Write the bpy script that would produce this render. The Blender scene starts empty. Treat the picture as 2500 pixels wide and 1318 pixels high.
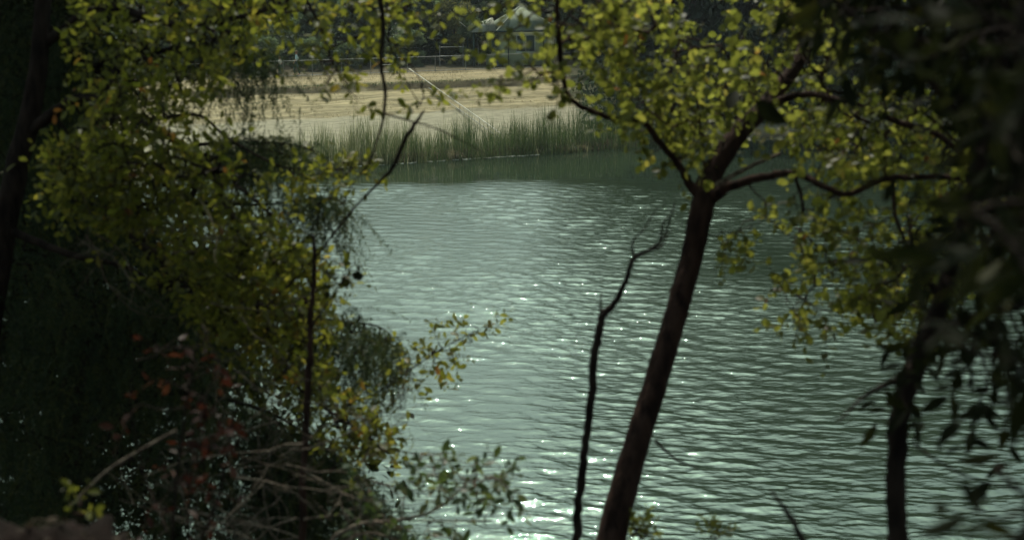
import bpy, math, random
import numpy as np
from mathutils import Vector, noise as mnoise
rng = np.random.default_rng(11)
random.seed(5)
R = math.radians
C = bpy.context.scene.collection
scene = bpy.context.scene

# ------------------------------------------------------------------ camera, sky, sun, exposure
CAM_Z = 12.0; PITCH = R(12.5); FPX = 3434.0          # FPX: focal length in units of the 2500 px wide photo
cam_d = bpy.data.cameras.new('camera'); cam = bpy.data.objects.new('camera', cam_d); C.objects.link(cam)
cam.location = (0, 0, CAM_Z); cam.rotation_euler = (R(90) - PITCH, 0, 0)
cam_d.sensor_width = 36.0; cam_d.lens = 36.0 * FPX / 2500.0
cam_d.clip_start = 0.05; cam_d.clip_end = 9000
cam_d.dof.use_dof = True; cam_d.dof.focus_distance = 78.0; cam_d.dof.aperture_fstop = 3.3
scene.camera = cam
SUN_EL = R(58); SUN_AZ = R(-5)                        # azimuth measured from +Y towards +X
w = bpy.data.worlds.new('World'); scene.world = w; w.use_nodes = True
nt = w.node_tree; nt.nodes.clear()
sky = nt.nodes.new('ShaderNodeTexSky'); sky.sky_type = 'NISHITA'; sky.sun_disc = False
sky.sun_elevation = SUN_EL; sky.sun_rotation = SUN_AZ
sky.dust_density = 5.0; sky.ozone_density = 0.6; sky.air_density = 1.0
hs = nt.nodes.new('ShaderNodeHueSaturation'); hs.inputs['Saturation'].default_value = 0.5
tn = nt.nodes.new('ShaderNodeMixRGB'); tn.blend_type = 'MULTIPLY'; tn.inputs[0].default_value = 1.0
tn.inputs[2].default_value = (0.80, 1.0, 0.88, 1)
bg = nt.nodes.new('ShaderNodeBackground'); bg.inputs[1].default_value = 0.15
wo = nt.nodes.new('ShaderNodeOutputWorld')
nt.links.new(sky.outputs[0], hs.inputs['Color']); nt.links.new(hs.outputs[0], tn.inputs[1])
nt.links.new(tn.outputs[0], bg.inputs[0]); nt.links.new(bg.outputs[0], wo.inputs[0])
sun_d = bpy.data.lights.new('sun', 'SUN'); sun_d.energy = 3.3; sun_d.angle = R(0.5); sun_d.color = (1.0, 0.93, 0.80)
sun = bpy.data.objects.new('sun', sun_d); C.objects.link(sun)
sdir = Vector((math.cos(SUN_EL) * math.sin(SUN_AZ), math.cos(SUN_EL) * math.cos(SUN_AZ), math.sin(SUN_EL)))
sun.rotation_euler = sdir.to_track_quat('Z', 'Y').to_euler(); sun.location = sdir * 60
vs = scene.view_settings; vs.view_transform = 'Standard'; vs.look = 'None'; vs.gamma = 1; vs.exposure = 0.08
vs.use_curve_mapping = False
scene.render.engine = 'CYCLES'
cy = scene.cycles; cy.use_denoising = True; cy.max_bounces = 6; cy.transparent_max_bounces = 6
cy.diffuse_bounces = 3; cy.glossy_bounces = 3; cy.transmission_bounces = 3
cy.sample_clamp_indirect = 4.0

# ------------------------------------------------------------------ helpers
SP, CP = math.sin(PITCH), math.cos(PITCH)
def P(px, py, d):
    """the world point seen at photo pixel (px, py) at distance d along the view axis"""
    u = (px - 1250.0) / FPX * d; v = (659.0 - py) / FPX * d
    return np.array([u, d * CP + v * SP, CAM_Z - d * SP + v * CP])
def proj(p):
    p = np.asarray(p, float); x = p[..., 0]; y = p[..., 1]; z = p[..., 2] - CAM_Z
    d = y * CP - z * SP; v = y * SP + z * CP
    d = np.where(np.abs(d) < 1e-3, 1e-3, d)
    return 1250 + FPX * x / d, 659 - FPX * v / d, d
def mk(name, V, F, mat=None, parent=None, tint=None, smooth=False, link=True, attrs=None):
    V = np.ascontiguousarray(V, dtype=np.float32).reshape(-1, 3)
    if not isinstance(F, (list, tuple)): F = [F]
    F = [np.ascontiguousarray(f, dtype=np.int32) for f in F if len(f)]
    me = bpy.data.meshes.new(name)
    me.vertices.add(len(V)); me.vertices.foreach_set('co', V.ravel())
    nl = sum(f.size for f in F); nf = sum(len(f) for f in F)
    me.loops.add(nl); me.loops.foreach_set('vertex_index', np.concatenate([f.ravel() for f in F]))
    me.polygons.add(nf)
    tot = np.concatenate([np.full(len(f), f.shape[1], np.int32) for f in F])
    st = np.concatenate([[0], np.cumsum(tot)[:-1]]).astype(np.int32)
    me.polygons.foreach_set('loop_start', st)
    if smooth: me.polygons.foreach_set('use_smooth', np.ones(nf, bool))
    me.update(calc_edges=True)
    at = dict(attrs or {})
    if tint is not None: at['tint'] = tint
    for k, a in at.items():
        A = me.attributes.new(k, 'FLOAT', 'POINT'); A.data.foreach_set('value', np.ascontiguousarray(a, dtype=np.float32))
    if mat: me.materials.append(mat)
    if not link: return me
    o = bpy.data.objects.new(name, me); C.objects.link(o)
    if parent: o.parent = parent
    return o
def tag(o, label=None, cat=None, group=None, kind=None):
    if label: o['label'] = label
    if cat: o['category'] = cat
    if group: o['group'] = group
    if kind: o['kind'] = kind
    return o
def empty(name, loc, label, cat, group=None, rz=0):
    o = bpy.data.objects.new(name, None); C.objects.link(o); o.location = loc; o.rotation_euler = (0, 0, rz)
    o.empty_display_size = .3
    return tag(o, label, cat, group)
def copy_tree(o, parent=None):
    c = o.copy(); C.objects.link(c); c.parent = parent
    for ch in list(o.children): copy_tree(ch, c)
    return c
class MB:
    """collects geometry for one mesh"""
    def __init__(s): s.V = []; s.F3 = []; s.F4 = []; s.T = []; s.n = 0
    def add(s, V, F, t=0.5):
        V = np.asarray(V, float).reshape(-1, 3); F = np.asarray(F, int)
        (s.F3 if F.shape[1] == 3 else s.F4).append(F + s.n); s.V.append(V)
        s.T.append(np.full(len(V), t) if np.isscalar(t) else np.asarray(t)); s.n += len(V); return s
    def box(s, c, size, rz=0, t=.5):
        x, y, z = [a / 2 for a in size]
        v = np.array([[i, j, k] for i in (-x, x) for j in (-y, y) for k in (-z, z)])
        cr, sr = math.cos(rz), math.sin(rz)
        v = np.stack([v[:, 0] * cr - v[:, 1] * sr, v[:, 0] * sr + v[:, 1] * cr, v[:, 2]], 1) + np.asarray(c)
        f = [[0, 1, 3, 2], [4, 6, 7, 5], [0, 4, 5, 1], [2, 3, 7, 6], [0, 2, 6, 4], [1, 5, 7, 3]]
        return s.add(v, f, t)
    def tube(s, pts, rad, sides=6, t=.5, bump=0.0, caps=True):
        pts = np.asarray(pts, float); n = len(pts); rad = np.broadcast_to(np.asarray(rad, float), (n,))
        tan = np.gradient(pts, axis=0); tan /= np.linalg.norm(tan, axis=1)[:, None] + 1e-9
        ref = np.array([0.13, -0.9, 0.2]) if abs(tan[0][2]) > .7 else np.array([0.1, 0.1, 1.0])
        a = np.cross(tan, ref); a /= np.linalg.norm(a, axis=1)[:, None] + 1e-9; b = np.cross(tan, a)
        th = np.arange(sides) * 2 * math.pi / sides
        rr = rad[:, None] * np.ones((1, sides))
        if bump:
            rr = rr * (1 + bump * (rng.random((n, sides)) - .5))
        v = pts[:, None, :] + rr[..., None] * (np.cos(th)[None, :, None] * a[:, None, :] + np.sin(th)[None, :, None] * b[:, None, :])
        i = np.arange(n - 1)[:, None] * sides; j = np.arange(sides)[None, :]; j2 = (j + 1) % sides
        f = np.stack([i + j, i + j2, i + sides + j2, i + sides + j], -1).reshape(-1, 4)
        v = v.reshape(-1, 3)
        s.add(v, f, t)
        if caps:
            for k, e in ((0, 0), (n - 1, 1)):
                vv = np.vstack([v[k * sides:(k + 1) * sides], pts[k]])
                ff = [[q, (q + 1) % sides, sides] if e else [(q + 1) % sides, q, sides] for q in range(sides)]
                s.add(vv, ff, t)
        return s
    def build(s, name, mat, parent=None, smooth=False):
        F = []
        if s.F3: F.append(np.vstack(s.F3))
        if s.F4: F.append(np.vstack(s.F4))
        return mk(name, np.vstack(s.V), F, mat, parent, np.concatenate(s.T), smooth)
def smooth_path(pts, n=8, jit=0.0):
    """Catmull-Rom through pts"""
    p = np.asarray(pts, float); p = np.vstack([2 * p[0] - p[1], p, 2 * p[-1] - p[-2]]); out = []
    for i in range(1, len(p) - 2):
        for k in range(n):
            t = k / n
            out.append(.5 * ((2 * p[i]) + (-p[i - 1] + p[i + 1]) * t + (2 * p[i - 1] - 5 * p[i] + 4 * p[i + 1] - p[i + 2]) * t * t + (-p[i - 1] + 3 * p[i] - 3 * p[i + 1] + p[i + 2]) * t ** 3))
    out.append(p[-2]); out = np.array(out)
    if jit: out[1:-1] += rng.normal(0, jit, (len(out) - 2, out.shape[1]))
    return out
def path3(pp, n=8, jit=0.0):
    """list of (px, py, depth, radius) -> smooth world path, radii"""
    q = np.array([list(P(a, b, c)) + [r] for a, b, c, r in pp])
    s = smooth_path(q, n)
    pts = s[:, :3].copy(); rad = np.clip(s[:, 3], .0008, None)
    if jit: pts[1:-1] += rng.normal(0, 1, (len(pts) - 2, 3)) * jit * rad[1:-1, None]
    return pts, rad
def fbm(x, y, z=0.0, s=1.0, o=4):
    return mnoise.fractal(Vector((x * s, y * s, z * s)), 0.9, 2.0, o)
def unit(a): return a / (np.linalg.norm(a, axis=-1, keepdims=True) + 1e-9)
def inpoly(px, py, poly):
    px = np.asarray(px, float); py = np.asarray(py, float); c = np.zeros(len(px), bool); n = len(poly)
    for i in range(n):
        x1, y1 = poly[i]; x2, y2 = poly[(i + 1) % n]
        if y1 == y2: continue
        m = ((y1 > py) != (y2 > py)) & (px < (x2 - x1) * (py - y1) / (y2 - y1) + x1)
        c = c ^ m
    return c

# ------------------------------------------------------------------ materials
def mat(name, col, rough=.8, var=None, scale=6., bump=0.0, tint=None, spec=.08, detail=6, stretch=(1, 1, 1)):
    m = bpy.data.materials.new(name); m.use_nodes = True; n = m.node_tree; n.nodes.clear()
    o = n.nodes.new('ShaderNodeOutputMaterial'); p = n.nodes.new('ShaderNodeBsdfPrincipled')
    n.links.new(p.outputs[0], o.inputs[0]); p.inputs['Roughness'].default_value = rough
    p.inputs['Specular IOR Level'].default_value = spec
    tc = n.nodes.new('ShaderNodeTexCoord'); mp = n.nodes.new('ShaderNodeMapping'); mp.inputs['Scale'].default_value = stretch
    n.links.new(tc.outputs['Object'], mp.inputs[0])
    nz = n.nodes.new('ShaderNodeTexNoise'); nz.inputs['Scale'].default_value = scale; nz.inputs['Detail'].default_value = detail
    n.links.new(mp.outputs[0], nz.inputs['Vector'])
    rp = n.nodes.new('ShaderNodeValToRGB'); v = var or [c * .6 for c in col]
    rp.color_ramp.elements[0].color = (*v, 1); rp.color_ramp.elements[1].color = (*col, 1)
    rp.color_ramp.elements[0].position = .35; rp.color_ramp.elements[1].position = .65
    n.links.new(nz.outputs[0], rp.inputs[0]); last = rp.outputs[0]
    if tint:
        at = n.nodes.new('ShaderNodeAttribute'); at.attribute_name = 'tint'
        mx = n.nodes.new('ShaderNodeMixRGB'); mx.inputs[2].default_value = (*tint, 1)
        n.links.new(at.outputs['Fac'], mx.inputs[0]); n.links.new(last, mx.inputs[1]); last = mx.outputs[0]
    n.links.new(last, p.inputs['Base Color'])
    if bump:
        b = n.nodes.new('ShaderNodeBump'); b.inputs['Strength'].default_value = bump; b.inputs['Distance'].default_value = .02
        n.links.new(nz.outputs[0], b.inputs['Height']); n.links.new(b.outputs[0], p.inputs['Normal'])
    return m
def leaf_mat(name, cols, trans, rough=.45, tmix=.5, gl=.5):
    """cols: ramp of (pos, rgb) over the 'tint' attribute; trans: multiplier for light passing through the blade"""
    m = bpy.data.materials.new(name); m.use_nodes = True; n = m.node_tree; n.nodes.clear()
    o = n.nodes.new('ShaderNodeOutputMaterial')
    at = n.nodes.new('ShaderNodeAttribute'); at.attribute_name = 'tint'
    rp = n.nodes.new('ShaderNodeValToRGB'); e = rp.color_ramp.elements
    e[0].position, e[0].color = cols[0][0], (*cols[0][1], 1); e[1].position, e[1].color = cols[-1][0], (*cols[-1][1], 1)
    for ps, c in cols[1:-1]:
        k = e.new(ps); k.color = (*c, 1)
    n.links.new(at.outputs['Fac'], rp.inputs[0])
    nz = n.nodes.new('ShaderNodeTexNoise'); nz.inputs['Scale'].default_value = 60
    mr = n.nodes.new('ShaderNodeMapRange'); mr.inputs[3].default_value = .6; mr.inputs[4].default_value = 1.35
    n.links.new(nz.outputs[0], mr.inputs[0])
    mm = n.nodes.new('ShaderNodeMixRGB'); mm.blend_type = 'MULTIPLY'; mm.inputs[0].default_value = 1
    n.links.new(rp.outputs[0], mm.inputs[1]); n.links.new(mr.outputs[0], mm.inputs[2])
    p = n.nodes.new('ShaderNodeBsdfPrincipled'); p.inputs['Roughness'].default_value = rough; p.inputs['Specular IOR Level'].default_value = gl * .5
    n.links.new(mm.outputs[0], p.inputs['Base Color'])
    t = n.nodes.new('ShaderNodeBsdfTranslucent')
    tm = n.nodes.new('ShaderNodeMixRGB'); tm.blend_type = 'MULTIPLY'; tm.inputs[0].default_value = 1; tm.inputs[2].default_value = (*trans, 1)
    n.links.new(mm.outputs[0], tm.inputs[1]); n.links.new(tm.outputs[0], t.inputs[0])
    mx = n.nodes.new('ShaderNodeMixShader'); mx.inputs[0].default_value = tmix
    n.links.new(p.outputs[0], mx.inputs[1]); n.links.new(t.outputs[0], mx.inputs[2]); n.links.new(mx.outputs[0], o.inputs[0])
    return m
M = {}
M['bark'] = mat('bark', (.052, .029, .022), .85, (.014, .008, .007), 26, .9, stretch=(1, 1, .22))
M['bark_pale'] = mat('bark_pale', (.22, .18, .14), .85, (.07, .05, .04), 40, .5, stretch=(1, 1, .4))
M['bark_dark'] = mat('bark_dark', (.030, .021, .017), .9, (.010, .007, .006), 30, .8, stretch=(1, 1, .3))
M['bark_far'] = mat('bark_far', (.09, .075, .06), .9, (.03, .025, .02), 3, .3)
LEAFY = [(0, (.030, .042, .010)), (.35, (.062, .075, .015)), (.8, (.10, .110, .024)), (.96, (.13, .11, .026)), (1, (.13, .06, .02))]
M['leaf'] = leaf_mat('leaf', LEAFY, (3.1, 2.75, 1.7), .42, .58, .5)
M['leaf_round'] = leaf_mat('leaf_round', [(0, (.022, .027, .010)), (.35, (.055, .065, .016)), (.85, (.110, .124, .034)), (.985, (.15, .13, .04)), (1, (.13, .06, .025))], (3.0, 2.75, 1.7), .42, .6, .5)
M['leaf_grey'] = leaf_mat('leaf_grey', [(0, (.035, .050, .022)), (.6, (.06, .08, .035)), (.95, (.14, .14, .07)), (1, (.2, .05, .02))], (1.7, 1.9, 1.0), .35, .4, .6)
M['leaf_red'] = leaf_mat('leaf_red', [(0, (.018, .006, .004)), (.6, (.036, .011, .007)), (.9, (.06, .024, .012)), (1, (.11, .09, .04))], (1.5, 1.3, 1.1), .5, .35, .4)
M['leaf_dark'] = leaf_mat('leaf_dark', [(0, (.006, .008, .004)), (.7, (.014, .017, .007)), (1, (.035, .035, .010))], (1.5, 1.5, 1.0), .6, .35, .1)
M['needle'] = leaf_mat('needle', [(0, (.018, .030, .018)), (.6, (.040, .060, .032)), (1, (.08, .085, .03))], (1.6, 1.6, 1.0), .5, .35, .3)
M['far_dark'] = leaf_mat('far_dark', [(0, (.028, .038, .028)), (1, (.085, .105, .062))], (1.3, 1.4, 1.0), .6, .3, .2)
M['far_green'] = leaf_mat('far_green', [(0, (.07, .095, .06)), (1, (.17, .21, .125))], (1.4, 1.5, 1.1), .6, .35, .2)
M['far_olive'] = leaf_mat('far_olive', [(0, (.05, .055, .025)), (1, (.15, .145, .06))], (1.4, 1.4, 1.1), .6, .35, .2)
M['reed'] = leaf_mat('reed', [(0, (.040, .066, .026)), (.4, (.078, .110, .042)), (.62, (.15, .155, .08)), (.85, (.27, .24, .15)), (1, (.50, .45, .32))], (1.3, 1.4, 1.1), .5, .35, .35)
M['straw'] = leaf_mat('straw', [(0, (.16, .135, .08)), (.6, (.28, .235, .14)), (1, (.42, .37, .25))], (1.3, 1.3, 1.2), .7, .3, .2)
M['thatch'] = leaf_mat('thatch', [(0, (.03, .022, .016)), (.7, (.12, .09, .06)), (1, (.30, .25, .17))], (1.2, 1.2, 1.1), .8, .25, .2)
M['metal'] = mat('metal', (.26, .27, .25), .5, (.16, .15, .12), 5, .1, spec=.5)
M['green_metal'] = mat('green_metal', (.05, .12, .10), .5, (.03, .07, .06), 5, .1, spec=.5)
M['rail_paint'] = mat('rail_paint', (.62, .59, .50), .5, (.33, .31, .25), 6, .1, spec=.5)
M['wall'] = mat('wall', (.40, .44, .27), .8, (.34, .38, .23), 1.5, .1)
M['roof'] = mat('roof', (.25, .28, .21), .7, (.19, .22, .165), 2.5, .1)
M['roof_pale'] = mat('roof_pale', (.36, .37, .30), .7, (.30, .31, .25), 2.5, .1)
M['dark_trim'] = mat('dark_trim', (.05, .075, .065), .6, (.03, .05, .045), 5)
M['pale_trim'] = mat('pale_trim', (.55, .62, .55), .6, (.45, .5, .45), 5)
M['glass'] = mat('glass', (.10, .15, .14), .08, (.07, .11, .11), 2, spec=.9)
M['blue_plastic'] = mat('blue_plastic', (.03, .07, .28), .4, (.02, .05, .2), 4, spec=.5)
M['skin'] = mat('skin', (.42, .26, .19), .6, (.36, .21, .15), 8)
M['shirt'] = mat('shirt', (.50, .66, .66), .8, (.42, .57, .58), 8)
M['shirt_pale'] = mat('shirt_pale', (.62, .60, .50), .8, (.5, .5, .42), 8)
M['trousers'] = mat('trousers', (.05, .09, .08), .8, (.03, .06, .05), 8)
M['hair'] = mat('hair', (.20, .14, .09), .7, (.12, .08, .05), 8)
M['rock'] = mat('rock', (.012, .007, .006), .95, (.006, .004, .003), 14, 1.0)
M['foam'] = mat('foam', (.60, .60, .50), .7, (.30, .30, .24), 5)

# ------------------------------------------------------------------ terrain (one sheet: near bank, pond bed, far bank, hills)
PROF = np.array([(-60, -2.2), (-8, -1.8), (-1.2, -.25), (0, .06), (2, .45), (5, .95), (9, 1.95), (12, 2.5), (14.80, 3.02), (15.02, 3.38), (17, 3.62), (19.5, 3.78), (24, 3.8), (34, 3.9), (60, 6.0), (110, 12), (300, 26), (900, 40), (4000, 45)])
def shear(X): return .46 * np.clip(X, -55, 55)
def bank_s(X, Y): return Y - 88.0 - shear(X)
def ground(X, Y):
    X = np.asarray(X, float); Y = np.asarray(Y, float)
    s = bank_s(X, Y); far = np.interp(s, PROF[:, 0], PROF[:, 1])
    near = np.interp(Y, [-400, -30, 0.6, 2.2, 20.5, 26, 60], [30, 12.5, 10.35, 9.7, -1.6, -2.2, -2.2])
    side = np.clip((np.abs(X) - 62) * .45, -3, 30) - 2.2
    return np.maximum(np.maximum(far, near), side)
def bankpt(px, s):
    """ground point on the far bank at photo column px and distance s behind the shoreline"""
    k = (px - 1250.0) / FPX; Y = 90.
    for _ in range(12):
        X = k * (Y * CP + 9 * SP); Y = 88 + s + float(shear(X))
    return np.array([X, Y, float(ground(X, Y))])
xs = np.concatenate([[-900, -500, -250, -150, -110, -90, -75, -65], np.arange(-60, -36, 2), np.arange(-36, 36, .35), np.arange(36, 60, 2), [60, 65, 75, 90, 110, 150, 250, 500, 900]])
y0 = np.concatenate([[-380, -300, -120, -60, -30, -15, -8, -4], np.arange(-2, 24, .4), np.arange(24, 74, 5), np.arange(80, 87, .8), np.arange(87, 102.6, .22), [102.79, 103.02], np.arange(103.2, 109, .22), np.arange(109.5, 130, 1.), np.arange(132, 220, 4), [240, 280, 340, 450, 600, 900]])
wgt = np.interp(y0, [24, 80, 220, 280], [0, 1, 1, 0])
X, Y0 = np.meshgrid(xs, y0); Y = Y0 + shear(X) * wgt[:, None]
Z = ground(X, Y)
S_ = bank_s(X, Y)
rough = np.zeros_like(Z)
for j in range(Z.shape[0]):
    if -8 < y0[j] < 240:
        for i in range(Z.shape[1]):
            if abs(xs[i]) < 61:
                x, y, s = X[j, i], Y[j, i], S_[j, i]
                if y0[j] < 26: rough[j, i] = .28 * fbm(x, y, 0, .5) * min(1, max(0, (y - .6) * .5))
                elif y0[j] > 86:
                    st = fbm(x * .22, s * 1.3, 7, 1.0, 5)          # ridges running along the bank
                    a = .03 + .15 * (8.8 < s < 14.7) + .05 * (15 < s < 20)
                    if 15.02 > s > 14.6 or s > 15: st = fbm(x * .5, 3.3, 1, 1., 3)
                    rough[j, i] = a * st
                    if s < 1.5: rough[j, i] += .15 * fbm(x, s, 3, .6)
Z = Z + rough
ny, nx = Z.shape
idx = np.arange(ny * nx).reshape(ny, nx)
Q = np.stack([idx[:-1, :-1], idx[:-1, 1:], idx[1:, 1:], idx[1:, :-1]], -1).reshape(-1, 4)
def ground_mat():
    m = bpy.data.materials.new('soil'); m.use_nodes = True; n = m.node_tree; n.nodes.clear(); L = n.links.new
    o = n.nodes.new('ShaderNodeOutputMaterial'); p = n.nodes.new('ShaderNodeBsdfPrincipled'); L(p.outputs[0], o.inputs[0])
    p.inputs['Roughness'].default_value = .95; p.inputs['Specular IOR Level'].default_value = .1
    at = n.nodes.new('ShaderNodeAttribute'); at.attribute_name = 'bank'
    gx = n.nodes.new('ShaderNodeAttribute'); gx.attribute_name = 'along'
    cb = n.nodes.new('ShaderNodeCombineXYZ'); L(gx.outputs['Fac'], cb.inputs[0]); L(at.outputs['Fac'], cb.inputs[1])
    def noise(sc, st, det=6):
        mp = n.nodes.new('ShaderNodeMapping'); mp.inputs['Scale'].default_value = st; L(cb.outputs[0], mp.inputs[0])
        z = n.nodes.new('ShaderNodeTexNoise'); z.inputs['Scale'].default_value = sc; z.inputs['Detail'].default_value = det; L(mp.outputs[0], z.inputs['Vector']); return z.outputs[0]
    n1 = noise(1.0, (.12, 1.6, 1)); n2 = noise(3.0, (.5, 1.5, 1), 10); n3 = noise(.35, (1, 1.5, 1), 4)
    # wobble the zone borders
    ad = n.nodes.new('ShaderNodeMath'); ad.operation = 'MULTIPLY_ADD'; ad.inputs[1].default_value = 2.2; L(n3, ad.inputs[0]); L(at.outputs['Fac'], ad.inputs[2])
    mr = n.nodes.new('ShaderNodeMapRange'); mr.inputs[1].default_value = 1.1; mr.inputs[2].default_value = 41.1; L(ad.outputs[0], mr.inputs[0])
    rp = n.nodes.new('ShaderNodeValToRGB'); e = rp.color_ramp.elements
    stops = [(0, (.10, .08, .05)), (.03, (.20, .17, .11)), (.06, (.285, .264, .190)), (.215, (.285, .264, .190)), (.225, (.29, .25, .155)), (.36, (.31, .265, .16)), (.372, (.10, .085, .055)), (.382, (.29, .245, .15)), (.46, (.31, .26, .16)), (.53, (.10, .085, .055)), (1, (.05, .045, .03))]  # narrow dark stop at the ledge paints the shade under its lip
    e[0].position, e[0].color = stops[0][0], (*stops[0][1], 1); e[1].position, e[1].color = stops[-1][0], (*stops[-1][1], 1)
    for a, c in stops[1:-1]: k = e.new(a); k.color = (*c, 1)
    L(mr.outputs[0], rp.inputs[0])
    # streaks and patches
    r2 = n.nodes.new('ShaderNodeValToRGB'); r2.color_ramp.elements[0].position = .36; r2.color_ramp.elements[0].color = (.58, .58, .56, 1); r2.color_ramp.elements[1].position = .62; r2.color_ramp.elements[1].color = (1.12, 1.1, 1.05, 1)
    L(n1, r2.inputs[0])
    msk = n.nodes.new('ShaderNodeMapRange'); msk.inputs[1].default_value = 8.0; msk.inputs[2].default_value = 9.2; msk.inputs[3].default_value = .12; msk.inputs[4].default_value = .8; L(at.outputs['Fac'], msk.inputs[0])
    mx = n.nodes.new('ShaderNodeMixRGB'); mx.blend_type = 'MULTIPLY'; L(msk.outputs[0], mx.inputs[0]); L(rp.outputs[0], mx.inputs[1]); L(r2.outputs[0], mx.inputs[2])
    r3 = n.nodes.new('ShaderNodeValToRGB'); r3.color_ramp.elements[0].position = .35; r3.color_ramp.elements[0].color = (.72, .72, .70, 1); r3.color_ramp.elements[1].position = .6; r3.color_ramp.elements[1].color = (1.08, 1.08, 1.08, 1)
    L(n2, r3.inputs[0])
    mz = n.nodes.new('ShaderNodeMixRGB'); mz.blend_type = 'MULTIPLY'; mz.inputs[0].default_value = .8; L(mx.outputs[0], mz.inputs[1]); L(r3.outputs[0], mz.inputs[2])
    # dark leaf mould of the near bank
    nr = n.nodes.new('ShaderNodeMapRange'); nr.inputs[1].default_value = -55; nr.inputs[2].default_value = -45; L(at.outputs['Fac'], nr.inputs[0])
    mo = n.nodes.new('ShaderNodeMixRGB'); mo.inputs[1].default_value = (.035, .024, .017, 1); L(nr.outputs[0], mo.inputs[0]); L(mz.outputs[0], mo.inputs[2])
    L(mo.outputs[0], p.inputs['Base Color'])
    b = n.nodes.new('ShaderNodeBump'); b.inputs['Strength'].default_value = .8; b.inputs['Distance'].default_value = .08; L(n2, b.inputs['Height']); L(b.outputs[0], p.inputs['Normal'])
    return m
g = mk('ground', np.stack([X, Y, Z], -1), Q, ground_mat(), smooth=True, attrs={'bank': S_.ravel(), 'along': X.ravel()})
tag(g, kind='structure')

# ------------------------------------------------------------------ water
ks = np.concatenate([[-6, -3, -2, -1.2, -.9, -.7, -.6, -.5], np.linspace(-.43, .43, 600), [.5, .6, .7, .9, 1.2, 2, 3, 6]])
yr = np.concatenate([[8, 12, 16, 19, 22, 24, 25.5], np.exp(np.linspace(math.log(26.5), math.log(97), 800)), [100, 104, 108, 114, 122]])
K, YW = np.meshgrid(ks, yr); XW = np.clip(K * YW, -75, 75)
sw = bank_s(XW, YW)
gust = 1.0 + .36 * np.sin(XW * .21 + YW * .13 + 1.0) * np.sin(YW * .17 - XW * .07) + .15 * np.sin(XW * .6 + 2 * np.sin(YW * .3))
wob = 1.4 * np.sin(XW * .35 + .7) + .8 * np.sin(XW * 1.1 + YW * .2)
rip = np.clip((78.0 + .5 * wob - YW) / 5.0, 0, 1); rip = rip * rip * (3 - 2 * rip)
Zw = np.zeros_like(XW); DX = np.zeros_like(XW); DY = np.zeros_like(XW)
NW = 90
lam = np.exp(rng.uniform(math.log(.17), math.log(1.15), NW)); ang = R(8) + rng.normal(0, R(20), NW)
ang[::6] += rng.choice([-1, 1], len(ang[::6])) * R(38)
for l, a in zip(lam, ang):
    k = 2 * math.pi / l; kx, ky = k * math.sin(a), k * math.cos(a); ph = rng.uniform(0, 6.28)
    slope = .118 * math.sqrt(2 / NW) * (.8 if l > 1.1 else 1.1); A = slope / k
    fade = np.clip((l / (YW * .0050) - .6) / .6, 0, 1)           # what the grid cannot hold is left to the relief texture
    t = kx * XW + ky * YW + ph
    Zw += A * np.cos(t) * fade; DX -= .8 * A * (kx / k) * np.sin(t) * fade; DY -= .8 * A * (ky / k) * np.sin(t) * fade
amp = (rip * gust * .97 + .03)
Zw *= amp; XWd = XW + DX * amp; YWd = YW + DY * amp
ny, nx = Zw.shape; idx = np.arange(ny * nx).reshape(ny, nx)
Q = np.stack([idx[:-1, :-1], idx[:-1, 1:], idx[1:, 1:], idx[1:, :-1]], -1).reshape(-1, 4)
def water_mat():
    m = bpy.data.materials.new('pond_water'); m.use_nodes = True; n = m.node_tree; n.nodes.clear(); L = n.links.new
    o = n.nodes.new('ShaderNodeOutputMaterial')
    p = n.nodes.new('ShaderNodeBsdfPrincipled'); p.inputs['Base Color'].default_value = (.018, .028, .017, 1)
    p.inputs['Roughness'].default_value = .02; p.inputs['IOR'].default_value = 1.9; p.inputs['Specular Tint'].default_value = (.76, 1.0, .89, 1)
    L(p.outputs[0], o.inputs[0])
    tc = n.nodes.new('ShaderNodeTexCoord'); mp = n.nodes.new('ShaderNodeMapping'); mp.inputs['Scale'].default_value = (.42, 1, 1); mp.inputs['Rotation'].default_value = (0, 0, R(-6))
    L(tc.outputs['Object'], mp.inputs[0])
    z = n.nodes.new('ShaderNodeTexNoise'); z.inputs['Scale'].default_value = 9; z.inputs['Detail'].default_value = 4.5; z.inputs['Roughness'].default_value = .6; L(mp.outputs[0], z.inputs['Vector'])
    at = n.nodes.new('ShaderNodeAttribute'); at.attribute_name = 'ripple'
    b = n.nodes.new('ShaderNodeBump'); b.inputs['Distance'].default_value = .05
    mr = n.nodes.new('ShaderNodeMapRange'); mr.inputs[3].default_value = .012; mr.inputs[4].default_value = .62; L(at.outputs['Fac'], mr.inputs[0]); L(mr.outputs[0], b.inputs['Strength'])
    L(z.outputs[0], b.inputs['Height']); L(b.outputs[0], p.inputs['Normal'])
    return m
wt = mk('water', np.stack([XWd, YWd, Zw], -1), Q, water_mat(), smooth=True, attrs={'ripple': (rip * gust * np.clip((YW - 18) / 32, .4, 1)).ravel()})
tag(wt, kind='structure')

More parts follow.
